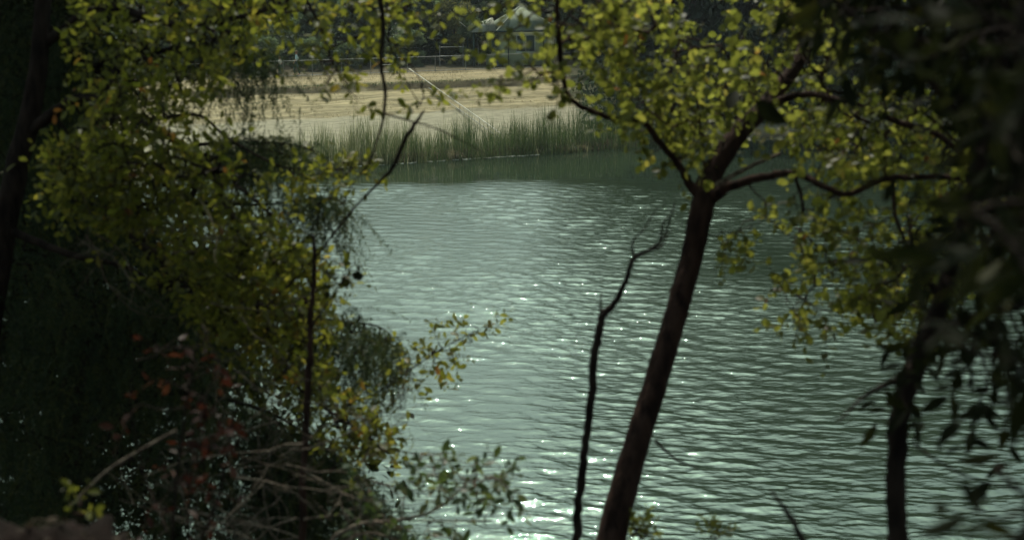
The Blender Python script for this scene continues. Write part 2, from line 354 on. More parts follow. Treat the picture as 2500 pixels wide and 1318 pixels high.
# ------------------------------------------------------------------ far trees
def far_tree(name, label, cat, h, cw, ncl, nleaf, mt, seed, trunk_h=.3, group=None, leaf=.16, shape='round'):
    r = np.random.default_rng(seed)
    root = empty(name, (0, 0, 0), label, cat, group)
    tb = MB(); top = h * .8
    pts = smooth_path([(0, 0, -.6), (r.normal(0, .1), r.normal(0, .1), h * .25), (r.normal(0, .3), r.normal(0, .3), h * .55), (r.normal(0, .4), r.normal(0, .4), top)], 6)
    tb.tube(pts, np.linspace(h * .028, h * .006, len(pts)), 8, bump=.2)
    th = r.uniform(0, 6.28, ncl); u = r.random(ncl)
    zc = h * (trunk_h + (1 - trunk_h) * u * .97)
    if shape == 'round': rad = cw * np.sqrt(np.clip(1 - (2 * u - .85) ** 2 / 1.4, .05, 1))
    else: rad = cw * (1.02 - u) ** .8
    rr = rad * np.sqrt(r.uniform(.15, 1.0, ncl))
    cl = np.stack([rr * np.cos(th), rr * np.sin(th), zc], 1)
    for c in cl[::3]:
        i = int(np.argmin(np.abs(pts[:, 2] - max(h * .15, c[2] - rad.max() * .45)))); a = pts[i]
        mid = (a + c) / 2 + r.normal(0, .15, 3) + [0, 0, .1 * h * .3]
        q = smooth_path([a, mid, c], 4); tb.tube(q, np.linspace(h * .008, .012, len(q)), 5)
    tb.build('trunk', M['bark_far'], root, True)
    per = nleaf // ncl; cs = r.uniform(.55, 1.25, ncl) * cw * .26
    off = unit(r.normal(0, 1, (ncl, per, 3))) * (r.random((ncl, per, 1)) ** .45) * cs[:, None, None] * np.array([1, 1, .72])
    pos = (cl[:, None] + off).reshape(-1, 3); N = len(pos)
    tint = np.clip(np.repeat(r.uniform(.1, .9, ncl), per) * .6 + r.uniform(0, .5, N), 0, 1)
    a = unit(r.normal(0, 1, (N, 3))); b = unit(np.cross(a, r.normal(0, 1, (N, 3)))); s = leaf * r.uniform(.6, 1.4, (N, 1))
    V = np.stack([pos - a * s, pos + b * s * .5, pos + a * s, pos - b * s * .5], 1).reshape(-1, 3)
    mk('crown', V, np.arange(4 * N).reshape(-1, 4), mt, root, np.repeat(tint, 4))
    return root
def put(o, x, y, sc, rz, dz=0):
    o.location = (x, y, float(ground(x, y)) + dz - .1); o.scale = (sc, sc, sc * random.uniform(.92, 1.1)); o.rotation_euler = (0, 0, rz); return o
protoD = far_tree('dense_tree', '', 'tree', 10, 3.8, 90, 22000, M['far_dark'], 1, .03)
protoG = far_tree('leafy_tree', '', 'tree', 9, 3.4, 90, 20000, M['far_green'], 2, .03)
protoO = far_tree('olive_tree', '', 'tree', 7, 2.8, 70, 14000, M['far_olive'], 3, .02, leaf=.13)
protoB = far_tree('shrub', '', 'shrub', 3.0, 1.7, 34, 6000, M['far_green'], 4, .02, leaf=.10)
used = {}
def plant(pr, px, s, sc, label, cat='tree', group=None, slim=1.0):
    p = bankpt(px, s)
    o = pr if pr.name not in used else copy_tree(pr)
    used[pr.name] = 1
    put(o, p[0], p[1], sc, random.uniform(0, 6.28)); o['label'] = label; o['category'] = cat; o.scale.x *= slim; o.scale.y *= slim
    if group: o['group'] = group
    return o
GT = 'trees standing behind the far bank fence'
# front row behind the fence, left to right
plant(protoD, 470, 31, .6, 'dark tree behind the fence at the far left end of the bank', group=GT)
plant(protoG, 590, 29, .62, 'grey-green leafy tree behind the fence, left of the walking people', group=GT)
plant(protoD, 690, 36, .62, 'dark tree directly behind the person in a pale blue shirt', group=GT)
plant(protoG, 790, 31, .68, 'tall pale green tree behind the fence, left of the dark gap', group=GT)
plant(protoD, 880, 28, .55, 'dark low-crowned tree just left of the hanging bare vine', group=GT)
plant(protoG, 960, 38, .74, 'grey-green tree top showing behind the green gate posts', group=GT)
plant(protoD, 1035, 30, .6, 'dark dense tree between gate posts and small building', group=GT)
plant(protoO, 1115, 27, .78, 'yellowish olive tree spilling over the fence left of the small building', group=GT)
plant(protoD, 1170, 35, .66, 'dark tree rising behind the left roof of the small building', group=GT)
plant(protoG, 1215, 44, .78, 'pale green hazy tree above the left roof of the small building', group=GT)
plant(protoD, 1330, 38, .75, 'dark tree behind the right end of the small building', group=GT)
# tall trees on the right hand shore, shading the bank there
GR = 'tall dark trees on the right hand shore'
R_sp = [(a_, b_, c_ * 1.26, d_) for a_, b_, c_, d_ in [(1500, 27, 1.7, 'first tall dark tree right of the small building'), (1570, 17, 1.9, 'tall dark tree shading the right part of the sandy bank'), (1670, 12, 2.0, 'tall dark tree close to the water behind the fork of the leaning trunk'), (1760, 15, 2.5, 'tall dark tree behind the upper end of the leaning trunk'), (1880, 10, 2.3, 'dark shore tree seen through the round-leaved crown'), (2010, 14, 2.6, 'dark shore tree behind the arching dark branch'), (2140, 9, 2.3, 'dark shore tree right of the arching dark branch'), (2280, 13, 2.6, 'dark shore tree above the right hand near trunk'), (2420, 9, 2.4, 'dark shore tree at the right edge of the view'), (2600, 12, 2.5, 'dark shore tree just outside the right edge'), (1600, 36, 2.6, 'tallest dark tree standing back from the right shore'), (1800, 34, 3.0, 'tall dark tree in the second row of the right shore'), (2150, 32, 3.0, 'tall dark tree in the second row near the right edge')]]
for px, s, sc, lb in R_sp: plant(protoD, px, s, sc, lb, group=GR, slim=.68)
plant(protoG, 2080, 5, .62, 'sunlit yellow-green bush on the far right shore', 'tree')
plant(protoO, 1520, 24, .8, 'olive tree in front of the tall dark trees of the right shore', 'tree', GR)
# shrubs against the fence and on the dark right bank
GB = 'shrubs along the fence and right bank'
for px, s, sc, lb in [(640, 24, .9, 'low green shrub behind the fence left of the small child'), (760, 25, .8, 'low green shrub behind the fence right of the standing person'), (850, 24, .75, 'small shrub behind the fence rail left of the hanging vine'), (1000, 26, 1.0, 'shrub behind the fence beside the green gate posts'), (1160, 25, 1.1, 'shrub behind the back fence near the blue bin'), (1560, 8, .9, 'dark shrub on the shaded right bank, nearest the reeds'), (1640, 6, .9, 'dark shrub on the shaded right bank behind the forked trunk'), (1720, 4, .9, 'dark shrub at the water edge right of the forked trunk'), (1840, 4, 1.1, 'dark shrub at the water edge below the arching branch'), (1960, 3, 1.0, 'dark shrub at the water edge left of the sunlit bush'), (2200, 3, 1.2, 'dark shrub at the water edge right of the sunlit bush'), (2350, 3, 1.2, 'dark shrub at the water edge near the right side'), (2480, 3, 1.2, 'dark shrub at the water edge by the right edge')]:
    plant(protoB, px, s, sc, lb, 'shrub', GB)
# understorey filling the ground between the trunks
r = np.random.default_rng(78); nC = 900; per = 60
upx = np.where(np.arange(nC) < 380, r.uniform(250, 1480, nC), r.uniform(1430, 2750, nC)); us = np.where(np.arange(nC) < 380, r.uniform(26, 40, nC), r.uniform(2.5, 40, nC))
kk = (upx - 1250.0) / FPX; Yb = np.full(nC, 100.)
for _ in range(12): Xb = kk * (Yb * CP + 9 * SP); Yb = 88 + us + shear(Xb)
ctr_ = np.stack([Xb, Yb, ground(Xb, Yb) + r.uniform(.3, 2.2, nC) * np.where(us < 8, .6, 1)], 1)
pos = (ctr_[:, None] + unit(r.normal(0, 1, (nC, per, 3))) * (r.random((nC, per, 1)) ** .4) * np.array([1.5, 1.3, 1.1])).reshape(-1, 3); N = len(pos)
a = unit(r.normal(0, 1, (N, 3))); b = unit(np.cross(a, r.normal(0, 1, (N, 3)))); s = .2 * r.uniform(.5, 1.4, (N, 1))
V = np.stack([pos - a * s, pos + b * s * .6, pos + a * s, pos - b * s * .6], 1).reshape(-1, 3)
hw = mk('undergrowth', V, np.arange(4 * N).reshape(-1, 4), M['far_dark'], tint=np.repeat(np.repeat(r.uniform(0, .8, nC), per) + r.uniform(0, .2, N), 4))
tag(hw, 'dark tangled undergrowth between the trees of the far bank', 'undergrowth', kind='stuff')
# wooded hill behind: too many crowns to count
r = np.random.default_rng(77); nC = 800
cx = r.uniform(-110, 110, nC); cyy = r.uniform(132, 240, nC); cz = ground(cx, cyy) + r.uniform(.5, 2.2, nC) ; per = 170
off = unit(r.normal(0, 1, (nC, per, 3))) * (r.random((nC, per, 1)) ** .4) * np.array([3.6, 3.6, 2.2])
pos = (np.stack([cx, cyy, cz], 1)[:, None] + off).reshape(-1, 3); N = len(pos)
a = unit(r.normal(0, 1, (N, 3))); b = unit(np.cross(a, r.normal(0, 1, (N, 3)))); s = .42 * r.uniform(.5, 1.4, (N, 1))
V = np.stack([pos - a * s, pos + b * s * .6, pos + a * s, pos - b * s * .6], 1).reshape(-1, 3)
hw = mk('hillside_wood', V, np.arange(4 * N).reshape(-1, 4), M['far_green'], tint=np.repeat(np.repeat(r.uniform(0, .8, nC), per) + r.uniform(0, .2, N), 4))
tag(hw, 'hazy green wood covering the hill behind the far bank trees', 'wood', kind='stuff')

# ------------------------------------------------------------------ reeds and grasses of the far bank
def blades(base, h, wd, lean, tint, name, mt, droop=.3, seg=3, parent=None):
    N = len(base); az = rng.uniform(0, 6.28, N); ld = np.stack([np.cos(az), np.sin(az), np.zeros(N)], 1)
    fa = rng.uniform(0, 6.28, N); side = np.stack([np.cos(fa), np.sin(fa), np.zeros(N)], 1) * wd[:, None] * .5
    rows = []
    for i in range(seg + 1):
        t = i / seg
        c = base + ld * (lean * h * (t ** 2))[:, None] + np.array([0, 0, 1]) * (h * (t - droop * lean * t ** 3))[:, None]
        wf = (1 - t) ** .6 + .02
        rows.append(c - side * wf); rows.append(c + side * wf)
    V = np.stack(rows, 1); k = 2 * (seg + 1)
    f = np.array([[2 * i, 2 * i + 1, 2 * i + 3, 2 * i + 2] for i in range(seg)])
    F = (np.arange(N)[:, None, None] * k + f[None]).reshape(-1, 4)
    return mk(name, V, F, mt, parent, np.repeat(tint, k))
def bank_xyz(px, s):
    k = (px - 1250.0) / FPX; Y = np.full(len(px), 90.)
    for _ in range(12):
        Xb = k * (Y * CP + 9 * SP); Y = 88 + s + shear(Xb)
    return np.stack([Xb, Y, ground(Xb, Y)], 1)
N = 24000
px = rng.uniform(380, 1720, N); s = rng.uniform(-1.7, 2.3, N)
clump = np.array([.5 + .75 * fbm(p * .026, q * .8, 2, 1., 3) for p, q in zip(px, s)]); keep = clump > rng.random(N) * .85
px, s, clump = px[keep], s[keep], clump[keep]; N = len(px)
env = np.interp(px, [380, 620, 720, 860, 930, 1040, 1130, 1230, 1330, 1440, 1500, 1620], [1.7, 1.8, 1.9, 2.5, 2.7, 2.2, 2.5, 2.5, 3.0, 2.9, 2.5, 2.2])
h = env * (.45 + .75 * np.clip(clump, 0, 1)) * rng.uniform(.55, 1.15, N)
gr = np.interp(px, [380, 900, 1030, 1150, 1450], [.58, .52, .38, .25, .22])
tn_ = np.clip(gr + rng.normal(0, .16, N) + .45 * (rng.random(N) < .12), 0, 1)
rd = blades(bank_xyz(px, s) - [0, 0, .25], h, rng.uniform(.014, .038, N), np.abs(rng.normal(.10, .14, N)) + .55 * (rng.random(N) < .06), tn_, 'reed_bed', M['reed'], .8)
tag(rd, 'tall green and straw coloured reeds along the far waterline', 'reeds', kind='stuff')
N = 3200; px = rng.uniform(560, 1650, N); s = rng.uniform(-1.3, .4, N)
th = blades(bank_xyz(px, s) * [1, 1, 0] + np.stack([np.zeros(N), np.zeros(N), rng.uniform(-.1, .35, N)], 1), rng.uniform(.25, .75, N), rng.uniform(.015, .04, N), rng.uniform(.5, 1.3, N), rng.uniform(0, 1, N) ** 1.6, 'reed_thatch', M['thatch'], .6)
tag(th, 'brown dead stems and thatch at the foot of the reeds', 'dead reeds', kind='stuff')
N = 16000; px = rng.uniform(480, 1700, N); s = np.where(rng.random(N) < .25, rng.uniform(14.95, 15.5, N), rng.uniform(15, 20.5, N))
dg = blades(bank_xyz(px, s) - [0, 0, .03], rng.uniform(.05, .22, N), rng.uniform(.012, .03, N), rng.uniform(.2, 1.1, N), rng.random(N), 'dry_grass', M['straw'], .6, 2)
tag(dg, 'short dry yellow grass on the strip below the fence', 'grass', kind='stuff')
N = 16000; px = rng.uniform(480, 1700, N); s = rng.uniform(8.6, 14.6, N)
kp = np.array([fbm(p * .008, q * 1.5, 5, 1., 3) for p, q in zip(px, s)]) > .05; px, s = px[kp], s[kp]; N = len(px)
sg = blades(bank_xyz(px, s) - [0, 0, .03], rng.uniform(.04, .17, N) * (1 + (rng.random(N) < .04)), rng.uniform(.012, .035, N), rng.uniform(.4, 1.3, N), rng.random(N), 'slope_stubble', M['straw'], .6, 2)
tag(sg, 'thin dry stubble in rows across the bare bank slope', 'stubble', kind='stuff')
N = 2600; px = rng.uniform(480, 1600, N); s = rng.uniform(14.85, 15.35, N)
lp = blades(bank_xyz(px, s) + [0, 0, -.02], rng.uniform(.12, .38, N), rng.uniform(.015, .035, N), rng.uniform(.6, 1.5, N), rng.uniform(0, .5, N), 'lip_grass', M['reed'], .9, 3)
tag(lp, 'green grass overhanging the dark ledge of the bank', 'grass', kind='stuff')
for px_, s_, lb in [(1108, -.9, 'pale arching grass tuft at the waterline below the rail foot'), (1385, -.9, 'small bleached grass tuft at the right end of the green reeds'), (1425, -.9, 'tiny pale tuft in the water just beyond the green reeds')]:
    n_ = 170; b0 = bankpt(px_, s_); b0[2] = .02
    o = blades(rng.normal(0, .16, (n_, 3)) * [1, 1, 0], rng.uniform(.5, 1.05, n_) * (1 if px_ < 1200 else .7), rng.uniform(.02, .035, n_), rng.uniform(.3, 1.1, n_), rng.uniform(.4, 1, n_), 'grass_tuft', M['straw'], .9, 4)
    o.location = b0; tag(o, lb, 'grass tuft', 'pale grass tufts at the far waterline')
# pale scum and twigs floating on the waterline
mb = MB()
for a_, b_, s_a, s_b, n_ in [(735, 880, -1.6, -1.5, 110), (1035, 1180, -1.5, -1.35, 80), (1180, 1320, -1.35, -1.45, 190), (900, 1030, -1.5, -1.5, 25)]:
    for _ in range(n_):
        t = random.random()
        if math.sin(t * 31 + a_) + math.sin(t * 83) < .2 and random.random() < .85: continue
        q = bankpt(a_ + (b_ - a_) * t, s_a + (s_b - s_a) * t + random.gauss(0, .10)); l = random.uniform(.04, .22)
        mb.box((q[0], q[1], .012), (l, random.uniform(.03, .09), random.uniform(.02, .045)), random.gauss(.43, .25))
tag(mb.build('waterline_scum', M['foam']), 'pale scum and stem bits floating along the far waterline', 'scum', kind='stuff')

# ------------------------------------------------------------------ fence, gate posts, handrail
def zrun(a, b, n): return np.linspace(a, b, n)
fence = empty('chain_link_fence', bankpt(1000, 19.6), 'low chain-link fence with a pale top rail along the top of the bank', 'fence')
f0 = np.array(fence.location)
pxs = [480 + i * 71 for i in range(7)] + [995, 1063, 1137, 1207, 1277, 1347, 1417, 1490]
def fp(px, z=0.): q = bankpt(px, 19.6); q[2] += z; return q - f0
for px_ in pxs:
    MB().tube([fp(px_, -.2), fp(px_, 1.12)], .028, 8).build('post', M['metal'], fence, True)
MB().tube([fp(p_, 1.10) for p_ in np.linspace(440, 1500, 30)], .022, 8).build('top_rail', M['metal'], fence, True)
MB().tube([fp(p_, .05) for p_ in np.linspace(440, 1500, 30)], .03, 6).build('bottom_rail', M['metal'], fence, True)
mb = MB(); L0, L1 = fp(440), fp(1500); ln = float(np.linalg.norm((L1 - L0)[:2])); nw = int(ln / .10); tz = 1.0
ts = np.arange(nw) * .10
def at(t): return L0 + (L1 - L0) * np.clip(t / ln, 0, 1)[:, None]
for sgn in (1, -1):
    t0 = ts if sgn > 0 else ts + tz; A = at(t0) + [0, 0, .08]; B = at(t0 + sgn * tz) + [0, 0, .08 + tz]
    dd = np.array([0, .0022, 0]); uu = np.array([.0016, 0, -.0016])
    V = np.stack([A - uu, A + uu, B + uu, B - uu], 1).reshape(-1, 3) + dd * sgn
    mb.add(V, np.arange(len(V)).reshape(-1, 4))
wm = mb.build('wire_mesh', M['metal'], fence); wm['kind'] = 'stuff'
for i, (px_, h_, sc_) in enumerate([(963, 1.18, .055), (970, 1.25, .055)]):
    q = bankpt(px_, 19.4); o = MB().tube([(0, 0, -.3), (0, 0, h_)], sc_, 10).tube([(0, 0, h_), (0, 0, h_ + .04)], [sc_ * 1.2, sc_ * .6], 10).build('gate_post', M['green_metal'], None, True); o.location = q
    tag(o, ['left one of the two thick green gate posts in the fence', 'right one of the two thick green gate posts in the fence'][i], 'gate post', 'green gate posts in the fence')
gate = empty('fence_gate', bankpt(948, 19.5), 'low metal gate with a middle bar left of the green gate posts', 'gate'); g0 = np.array(gate.location)
ga = bankpt(931, 19.45) - g0; gb = bankpt(960, 19.45) - g0
for z_ in (.12, .62, 1.02): MB().tube([ga + [0, 0, z_], gb + [0, 0, z_]], .024, 6).build('bar', M['rail_paint'], gate, True)
for q in (ga, gb): MB().tube([q + [0, 0, .05], q + [0, 0, 1.05]], .024, 6).build('upright', M['metal'], gate, True)
bf = empty('back_fence', bankpt(1100, 24), 'higher metal fence frame standing behind the front fence, left of the building', 'fence'); b0 = np.array(bf.location)
def bp(px, z): return bankpt(px, 24) + [0, 0, z] - b0
for px_ in (1074, 1131, 1168, 1207): MB().tube([bp(px_, -.2), bp(px_, 1.62)], .035, 8).build('post', M['metal'], bf, True)
MB().tube([bp(1072, 1.48), bp(1133, 1.48)], .03, 6).build('rail', M['rail_paint'], bf, True)
MB().tube([bp(1072, .80), bp(1133, .80)], .03, 6).build('rail', M['metal'], bf, True)
MB().tube([bp(1175, 1.5), bp(1210, 1.5)], .03, 6).build('rail', M['rail_paint'], bf, True)
hr = empty('handrail', bankpt(1110, 10), 'pale two-bar handrail running diagonally down the sandy bank', 'handrail'); h0 = np.array(hr.location)
A = bankpt(1003, 17.2); B = bankpt(1218, 2.6)
def hp(t, z): return A + (B - A) * t + [0, 0, z] - h0
MB().tube([hp(t, .52) for t in np.linspace(-.02, 1.02, 12)], .033, 8).build('top_bar', M['rail_paint'], hr, True)
MB().tube([hp(t, .14) for t in np.linspace(.22, 1.02, 12)], .024, 8).build('lower_bar', M['metal'], hr, True)
for t in (.15, .38, .585, .80, .97):
    q = hp(t, 0); gz = float(ground(q[0] + h0[0], q[1] + h0[1])) - h0[2] - .2
    MB().tube([(q[0], q[1], gz), hp(t, .52)], .018, 6).build('post', M['metal'], hr, True)
# dirt clods on the slope
for px_, s_, sc_, lb in []:
    q = bankpt(px_, s_); n_ = 14; u_ = np.linspace(0, 2 * math.pi, n_, False); rows = []
    for k, rr in enumerate([1, .85, .6, .3, .02]):
        rows.append(np.stack([np.cos(u_) * rr * sc_ * 1.6, np.sin(u_) * rr * sc_, np.full(n_, [-.06, .35, .7, .92, 1][k] * sc_ * .22)], 1) * (1 + .25 * (rng.random((n_, 1)) - .5)))
    V = np.vstack(rows); F = [[k * n_ + i, k * n_ + (i + 1) % n_, (k + 1) * n_ + (i + 1) % n_, (k + 1) * n_ + i] for k in range(4) for i in range(n_)]
    o = mk('dirt_heap', V, np.array(F), mat('dirt_clod', (.22, .17, .11), .95, (.12, .09, .06), 8, .5), smooth=True); o.location = q
    tag(o, lb, 'dirt heap')

# ------------------------------------------------------------------ small building
q = bankpt(1222, 23.0); hz = math.atan(.46) * .55
hs_ = empty('small_building', q, 'small pale green building with a hipped roof behind the fence', 'building', rz=hz)
W_, D_, H_ = 4.3, 4.2, 2.72        # local: x along the front, y backwards; corner at origin
def wallmb(): return MB()
o_ = wallmb().box((W_ / 2, .08, H_ / 2 - .2), (W_, .16, H_ + .4)).build('wall', M['wall'], hs_)
wallmb().box((.08, D_ / 2 + .082, H_ / 2 - .2), (.16, D_ - .17, H_ + .4)).build('wall', M['wall'], hs_)
wallmb().box((W_ - .08, D_ / 2 + .082, H_ / 2 - .2), (.16, D_ - .17, H_ + .4)).build('wall', M['wall'], hs_)
wallmb().box((W_ / 2, D_ + .083, H_ / 2 - .2), (W_, .16, H_ + .4)).build('wall', M['wall'], hs_)
e = .45; ap = (W_ / 2 - .12, D_ / 2, H_ + 1.75); ap2 = (W_ / 2 + .12, D_ / 2, H_ + 1.75); ez = H_ - .05
V = [(-e, -e, ez), (W_ + e, -e, ez), (W_ + e, D_ + e, ez), (-e, D_ + e, ez), ap, ap2]
rf = mk('roof', V, [np.array([[0, 4, 3], [1, 2, 5]]), np.array([[0, 1, 5, 4], [2, 3, 4, 5], [3, 2, 1, 0]])], M['roof'], hs_)
MB().tube([V[0], ap], .05, 6).build('ridge_cap', M['roof_pale'], rf); MB().tube([V[1], ap2], .05, 6).build('ridge_cap', M['roof_pale'], rf); MB().tube([ap, ap2], .05, 6).build('ridge_cap', M['roof_pale'], rf)
MB().box((W_ / 2, -e - .05, ez - .02), (W_ + 2 * e + .1, .1, .13)).build('gutter', M['dark_trim'], hs_)
MB().tube([(.62, -e - .03, ez - .1), (.62, -.02, ez - .45), (.62, -.07, .0)], .045, 8).build('downpipe', M['dark_trim'], hs_)
# porch wing on the left
V = [(-2.35, -.6, H_ - .12), (-.02 - e, -.6, H_ - .02), (-.02 - e, 3.2, H_ - .02), (-2.35, 3.2, H_ - .12), (-.3, 1.3, H_ + .92), (-.5, 1.3, H_ + .90)]
mk('porch_roof', V, [np.array([[0, 5, 3], [1, 2, 4]]), np.array([[0, 1, 4, 5], [2, 3, 5, 4], [3, 2, 1, 0]])], M['roof_pale'], hs_)
MB().box((-.5, .7, H_ / 2 - .2), (.95, .14, H_ + .1)).build('wall', M['wall'], hs_)
for xx in (-2.2,): MB().box((xx, -.4, H_ / 2 - .2), (.12, .12, H_ + .1)).build('porch_post', M['dark_trim'], hs_)
def window(x0, x1, z0, z1, y, frm, nm=2):
    cx_, w_ = (x0 + x1) / 2, x1 - x0
    f = MB().box((cx_, y, z1 - .04), (w_, .07, .08)).box((cx_, y, z0 + .04), (w_, .07, .08)).box((x0 + .04, y, (z0 + z1) / 2), (.08, .07, z1 - z0 - .17)).box((x1 - .04, y, (z0 + z1) / 2), (.08, .07, z1 - z0 - .17)).build('window', frm, hs_)
    MB().box((cx_, y + .012, (z0 + z1) / 2), (w_ - .15, .02, z1 - z0 - .15)).build('pane', M['glass'], f)
    MB().box((cx_, y - .01, (z0 + z1) / 2), (.04, .05, z1 - z0 - .18)).build('glazing_bar', frm, f)
    MB().box((cx_, y - .03, z0 - .03), (w_ + .12, .12, .05)).build('sill', M['pale_trim'], f)
window(1.25, 2.8, 1.0, 2.35, -.035, M['pale_trim']); window(3.4, 4.05, 1.1, 2.2, -.035, M['dark_trim']); window(-.75, -.3, 1.15, 2.2, .6, M['dark_trim'])
# recycling bin
q = bankpt(1219, 21.6); bn = empty('recycling_bin', q, 'blue plastic wheelie bin standing beside the small building', 'bin')
V = np.array([[x * s, y * s, z] for z, s in ((.08, .78), (.72, 1)) for x, y in ((-.24, -.27), (.24, -.27), (.24, .27), (-.24, .27))])
mk('body', V, np.array([[3, 2, 1, 0], [4, 5, 6, 7], [0, 1, 5, 4], [1, 2, 6, 5], [2, 3, 7, 6], [3, 0, 4, 7]]), M['blue_plastic'], bn)
MB().box((0, -.01, .755), (.52, .6, .06)).box((0, .28, .72), (.4, .04, .04)).build('lid', M['blue_plastic'], bn)
for sx in (-1, 1): MB().tube([(sx * .22, .24, .08), (sx * .27, .24, .08)], .09, 12).build('wheel', M['dark_trim'], bn)
# thin white wire stay seen in front of the dark trees
A = bankpt(1122, 24.5); B = bankpt(1142, 24.5)
o = MB().tube([(0, 0, 0), (0, 0, 4.6)], .04, 8).build('pole', M['dark_trim'], None, True); pole = o; o.location = B
tag(o, 'thin dark pole with a pale slanting arm left of the small building', 'pole')
MB().tube([(-.62, 0, 3.35), (0, 0, 2.85)], .022, 6).build('arm', M['rail_paint'], pole, True)

# ------------------------------------------------------------------ people beyond the fence
def person(px, s, H, face, label, shirt, pose):
    q = bankpt(px, s); root = empty('person', q, label, 'person', 'people walking beyond the fence', rz=face)
    k = H / 1.75
    j = {'pelvis': (0, 0, .93), 'belly': (0, .0, 1.08), 'chest': (0, 0, 1.30), 'neck': (0, .0, 1.48), 'head': (0, .02, 1.58), 'crown': (0, .02, 1.70)}
    st = pose
    for sd, sg in (('l', -1), ('r', 1)):
        f = st * sg
        j['hip' + sd] = (.09 * sg, 0, .90); j['knee' + sd] = (.10 * sg, .13 * f + .04, .49); j['ankle' + sd] = (.10 * sg, .18 * f - .03, .09); j['toe' + sd] = (.11 * sg, .18 * f + .13, .035)
        j['sh' + sd] = (.18 * sg, 0, 1.41); j['el' + sd] = (.24 * sg, -.10 * f - .03, 1.13); j['wr' + sd] = (.24 * sg, -.08 * f + .12, .92); j['hand' + sd] = (.24 * sg, -.07 * f + .18, .84)
    rad = {'pelvis': .13, 'belly': .12, 'chest': .14, 'neck': .055, 'head': .095, 'crown': .07, 'hip': .095, 'knee': .06, 'ankle': .042, 'toe': .035, 'sh': .065, 'el': .045, 'wr': .03, 'hand': .035}
    def skin(name, edges, mt, grow=1.0, parent=root):
        names = []
        for a, b in edges:
            for t in (a, b):
                if t not in names: names.append(t)
        me = bpy.data.meshes.new(name); me.from_pydata([tuple(c * k for c in j[t]) for t in names], [(names.index(a), names.index(b)) for a, b in edges], [])
        me.materials.append(mt); ob = bpy.data.objects.new(name, me); C.objects.link(ob); ob.parent = parent
        m = ob.modifiers.new('skin', 'SKIN'); 
        for i, t in enumerate(names):
            base = t if t in rad else t[:-1]; me.skin_vertices[0].data[i].radius = (rad[base] * grow * k, rad[base] * grow * k * (.8 if base in ('chest', 'belly', 'pelvis') else 1)); me.skin_vertices[0].data[i].use_root = (i == 0)
        sb = ob.modifiers.new('sub', 'SUBSURF'); sb.levels = 1; sb.render_levels = 2
        return ob
    full = [('pelvis', 'belly'), ('belly', 'chest'), ('chest', 'neck'), ('neck', 'head'), ('head', 'crown')]
    for sd in 'lr': full += [('pelvis', 'hip' + sd), ('hip' + sd, 'knee' + sd), ('knee' + sd, 'ankle' + sd), ('ankle' + sd, 'toe' + sd), ('chest', 'sh' + sd), ('sh' + sd, 'el' + sd), ('el' + sd, 'wr' + sd), ('wr' + sd, 'hand' + sd)]
    skin('body', full, M['skin'])
    up = [('pelvis', 'belly'), ('belly', 'chest')]
    for sd in 'lr': up += [('chest', 'sh' + sd), ('sh' + sd, 'el' + sd)]
    skin('shirt', up, shirt, 1.22)
    lo = []
    for sd in 'lr': lo += [('pelvis', 'hip' + sd), ('hip' + sd, 'knee' + sd), ('knee' + sd, 'ankle' + sd)]
    skin('trousers', lo, M['trousers'], 1.25)
    hb = MB(); u_ = np.linspace(0, 2 * math.pi, 12, False); rows = []
    for a in np.linspace(-.35, 1.5, 6):
        rows.append(np.stack([np.cos(u_) * .112 * math.cos(a), np.sin(u_) * .125 * math.cos(a) - .015, np.full(12, 1.64 + .125 * math.sin(a))], 1) * k)
    hb.add(np.vstack(rows), [[r_ * 12 + i, r_ * 12 + (i + 1) % 12, (r_ + 1) * 12 + (i + 1) % 12, (r_ + 1) * 12 + i] for r_ in range(5) for i in range(12)])
    hb.build('hair', M['hair'], root, True)
person(726, 20.6, 1.74, R(100), 'person in a pale blue shirt and dark trousers walking behind the fence', M['shirt'], 1.0)
person(685, 20.7, 1.36, R(80), 'small person in a cream top behind the fence, left of the blue shirt', M['shirt_pale'], .8)

# ------------------------------------------------------------------ near foliage toolkit
def leaf_proto(width, fold=.16, curl=.12, tipround=.8, sl=(0.0, .22, .5, .78, 1.0)):
    """a single leaf blade of unit length along +x, folded on its midrib"""
    ww = [.02, .62, 1.0, tipround, .02]
    V = []
    for x, q in zip(sl, ww):
        z = -curl * x * x
        V += [(x, q * width / 2, z + fold * q * width / 2), (x, 0, z), (x, -q * width / 2, z + fold * q * width / 2)]
    F = []
    for i in range(4):
        a = 3 * i; F += [(a, a + 1, a + 4, a + 3), (a + 1, a + 2, a + 5, a + 4)]
    return np.array(V), np.array(F)
LEAVES = {'obovate': leaf_proto(.46, .25, .16, .95), 'round': leaf_proto(.70, .25, .2, .85, (0, .2, .5, .8, 1)), 'long': leaf_proto(.36, .3, .3, .62), 'oval': leaf_proto(.5, .22, .2, .7)}
def leaf_frames(pos, ax, nr, size):
    a = unit(ax); n = nr - (nr * a).sum(-1, keepdims=True) * a; n = unit(n); b = np.cross(n, a)
    return np.stack([a, b, n], -1) * size[:, None, None]
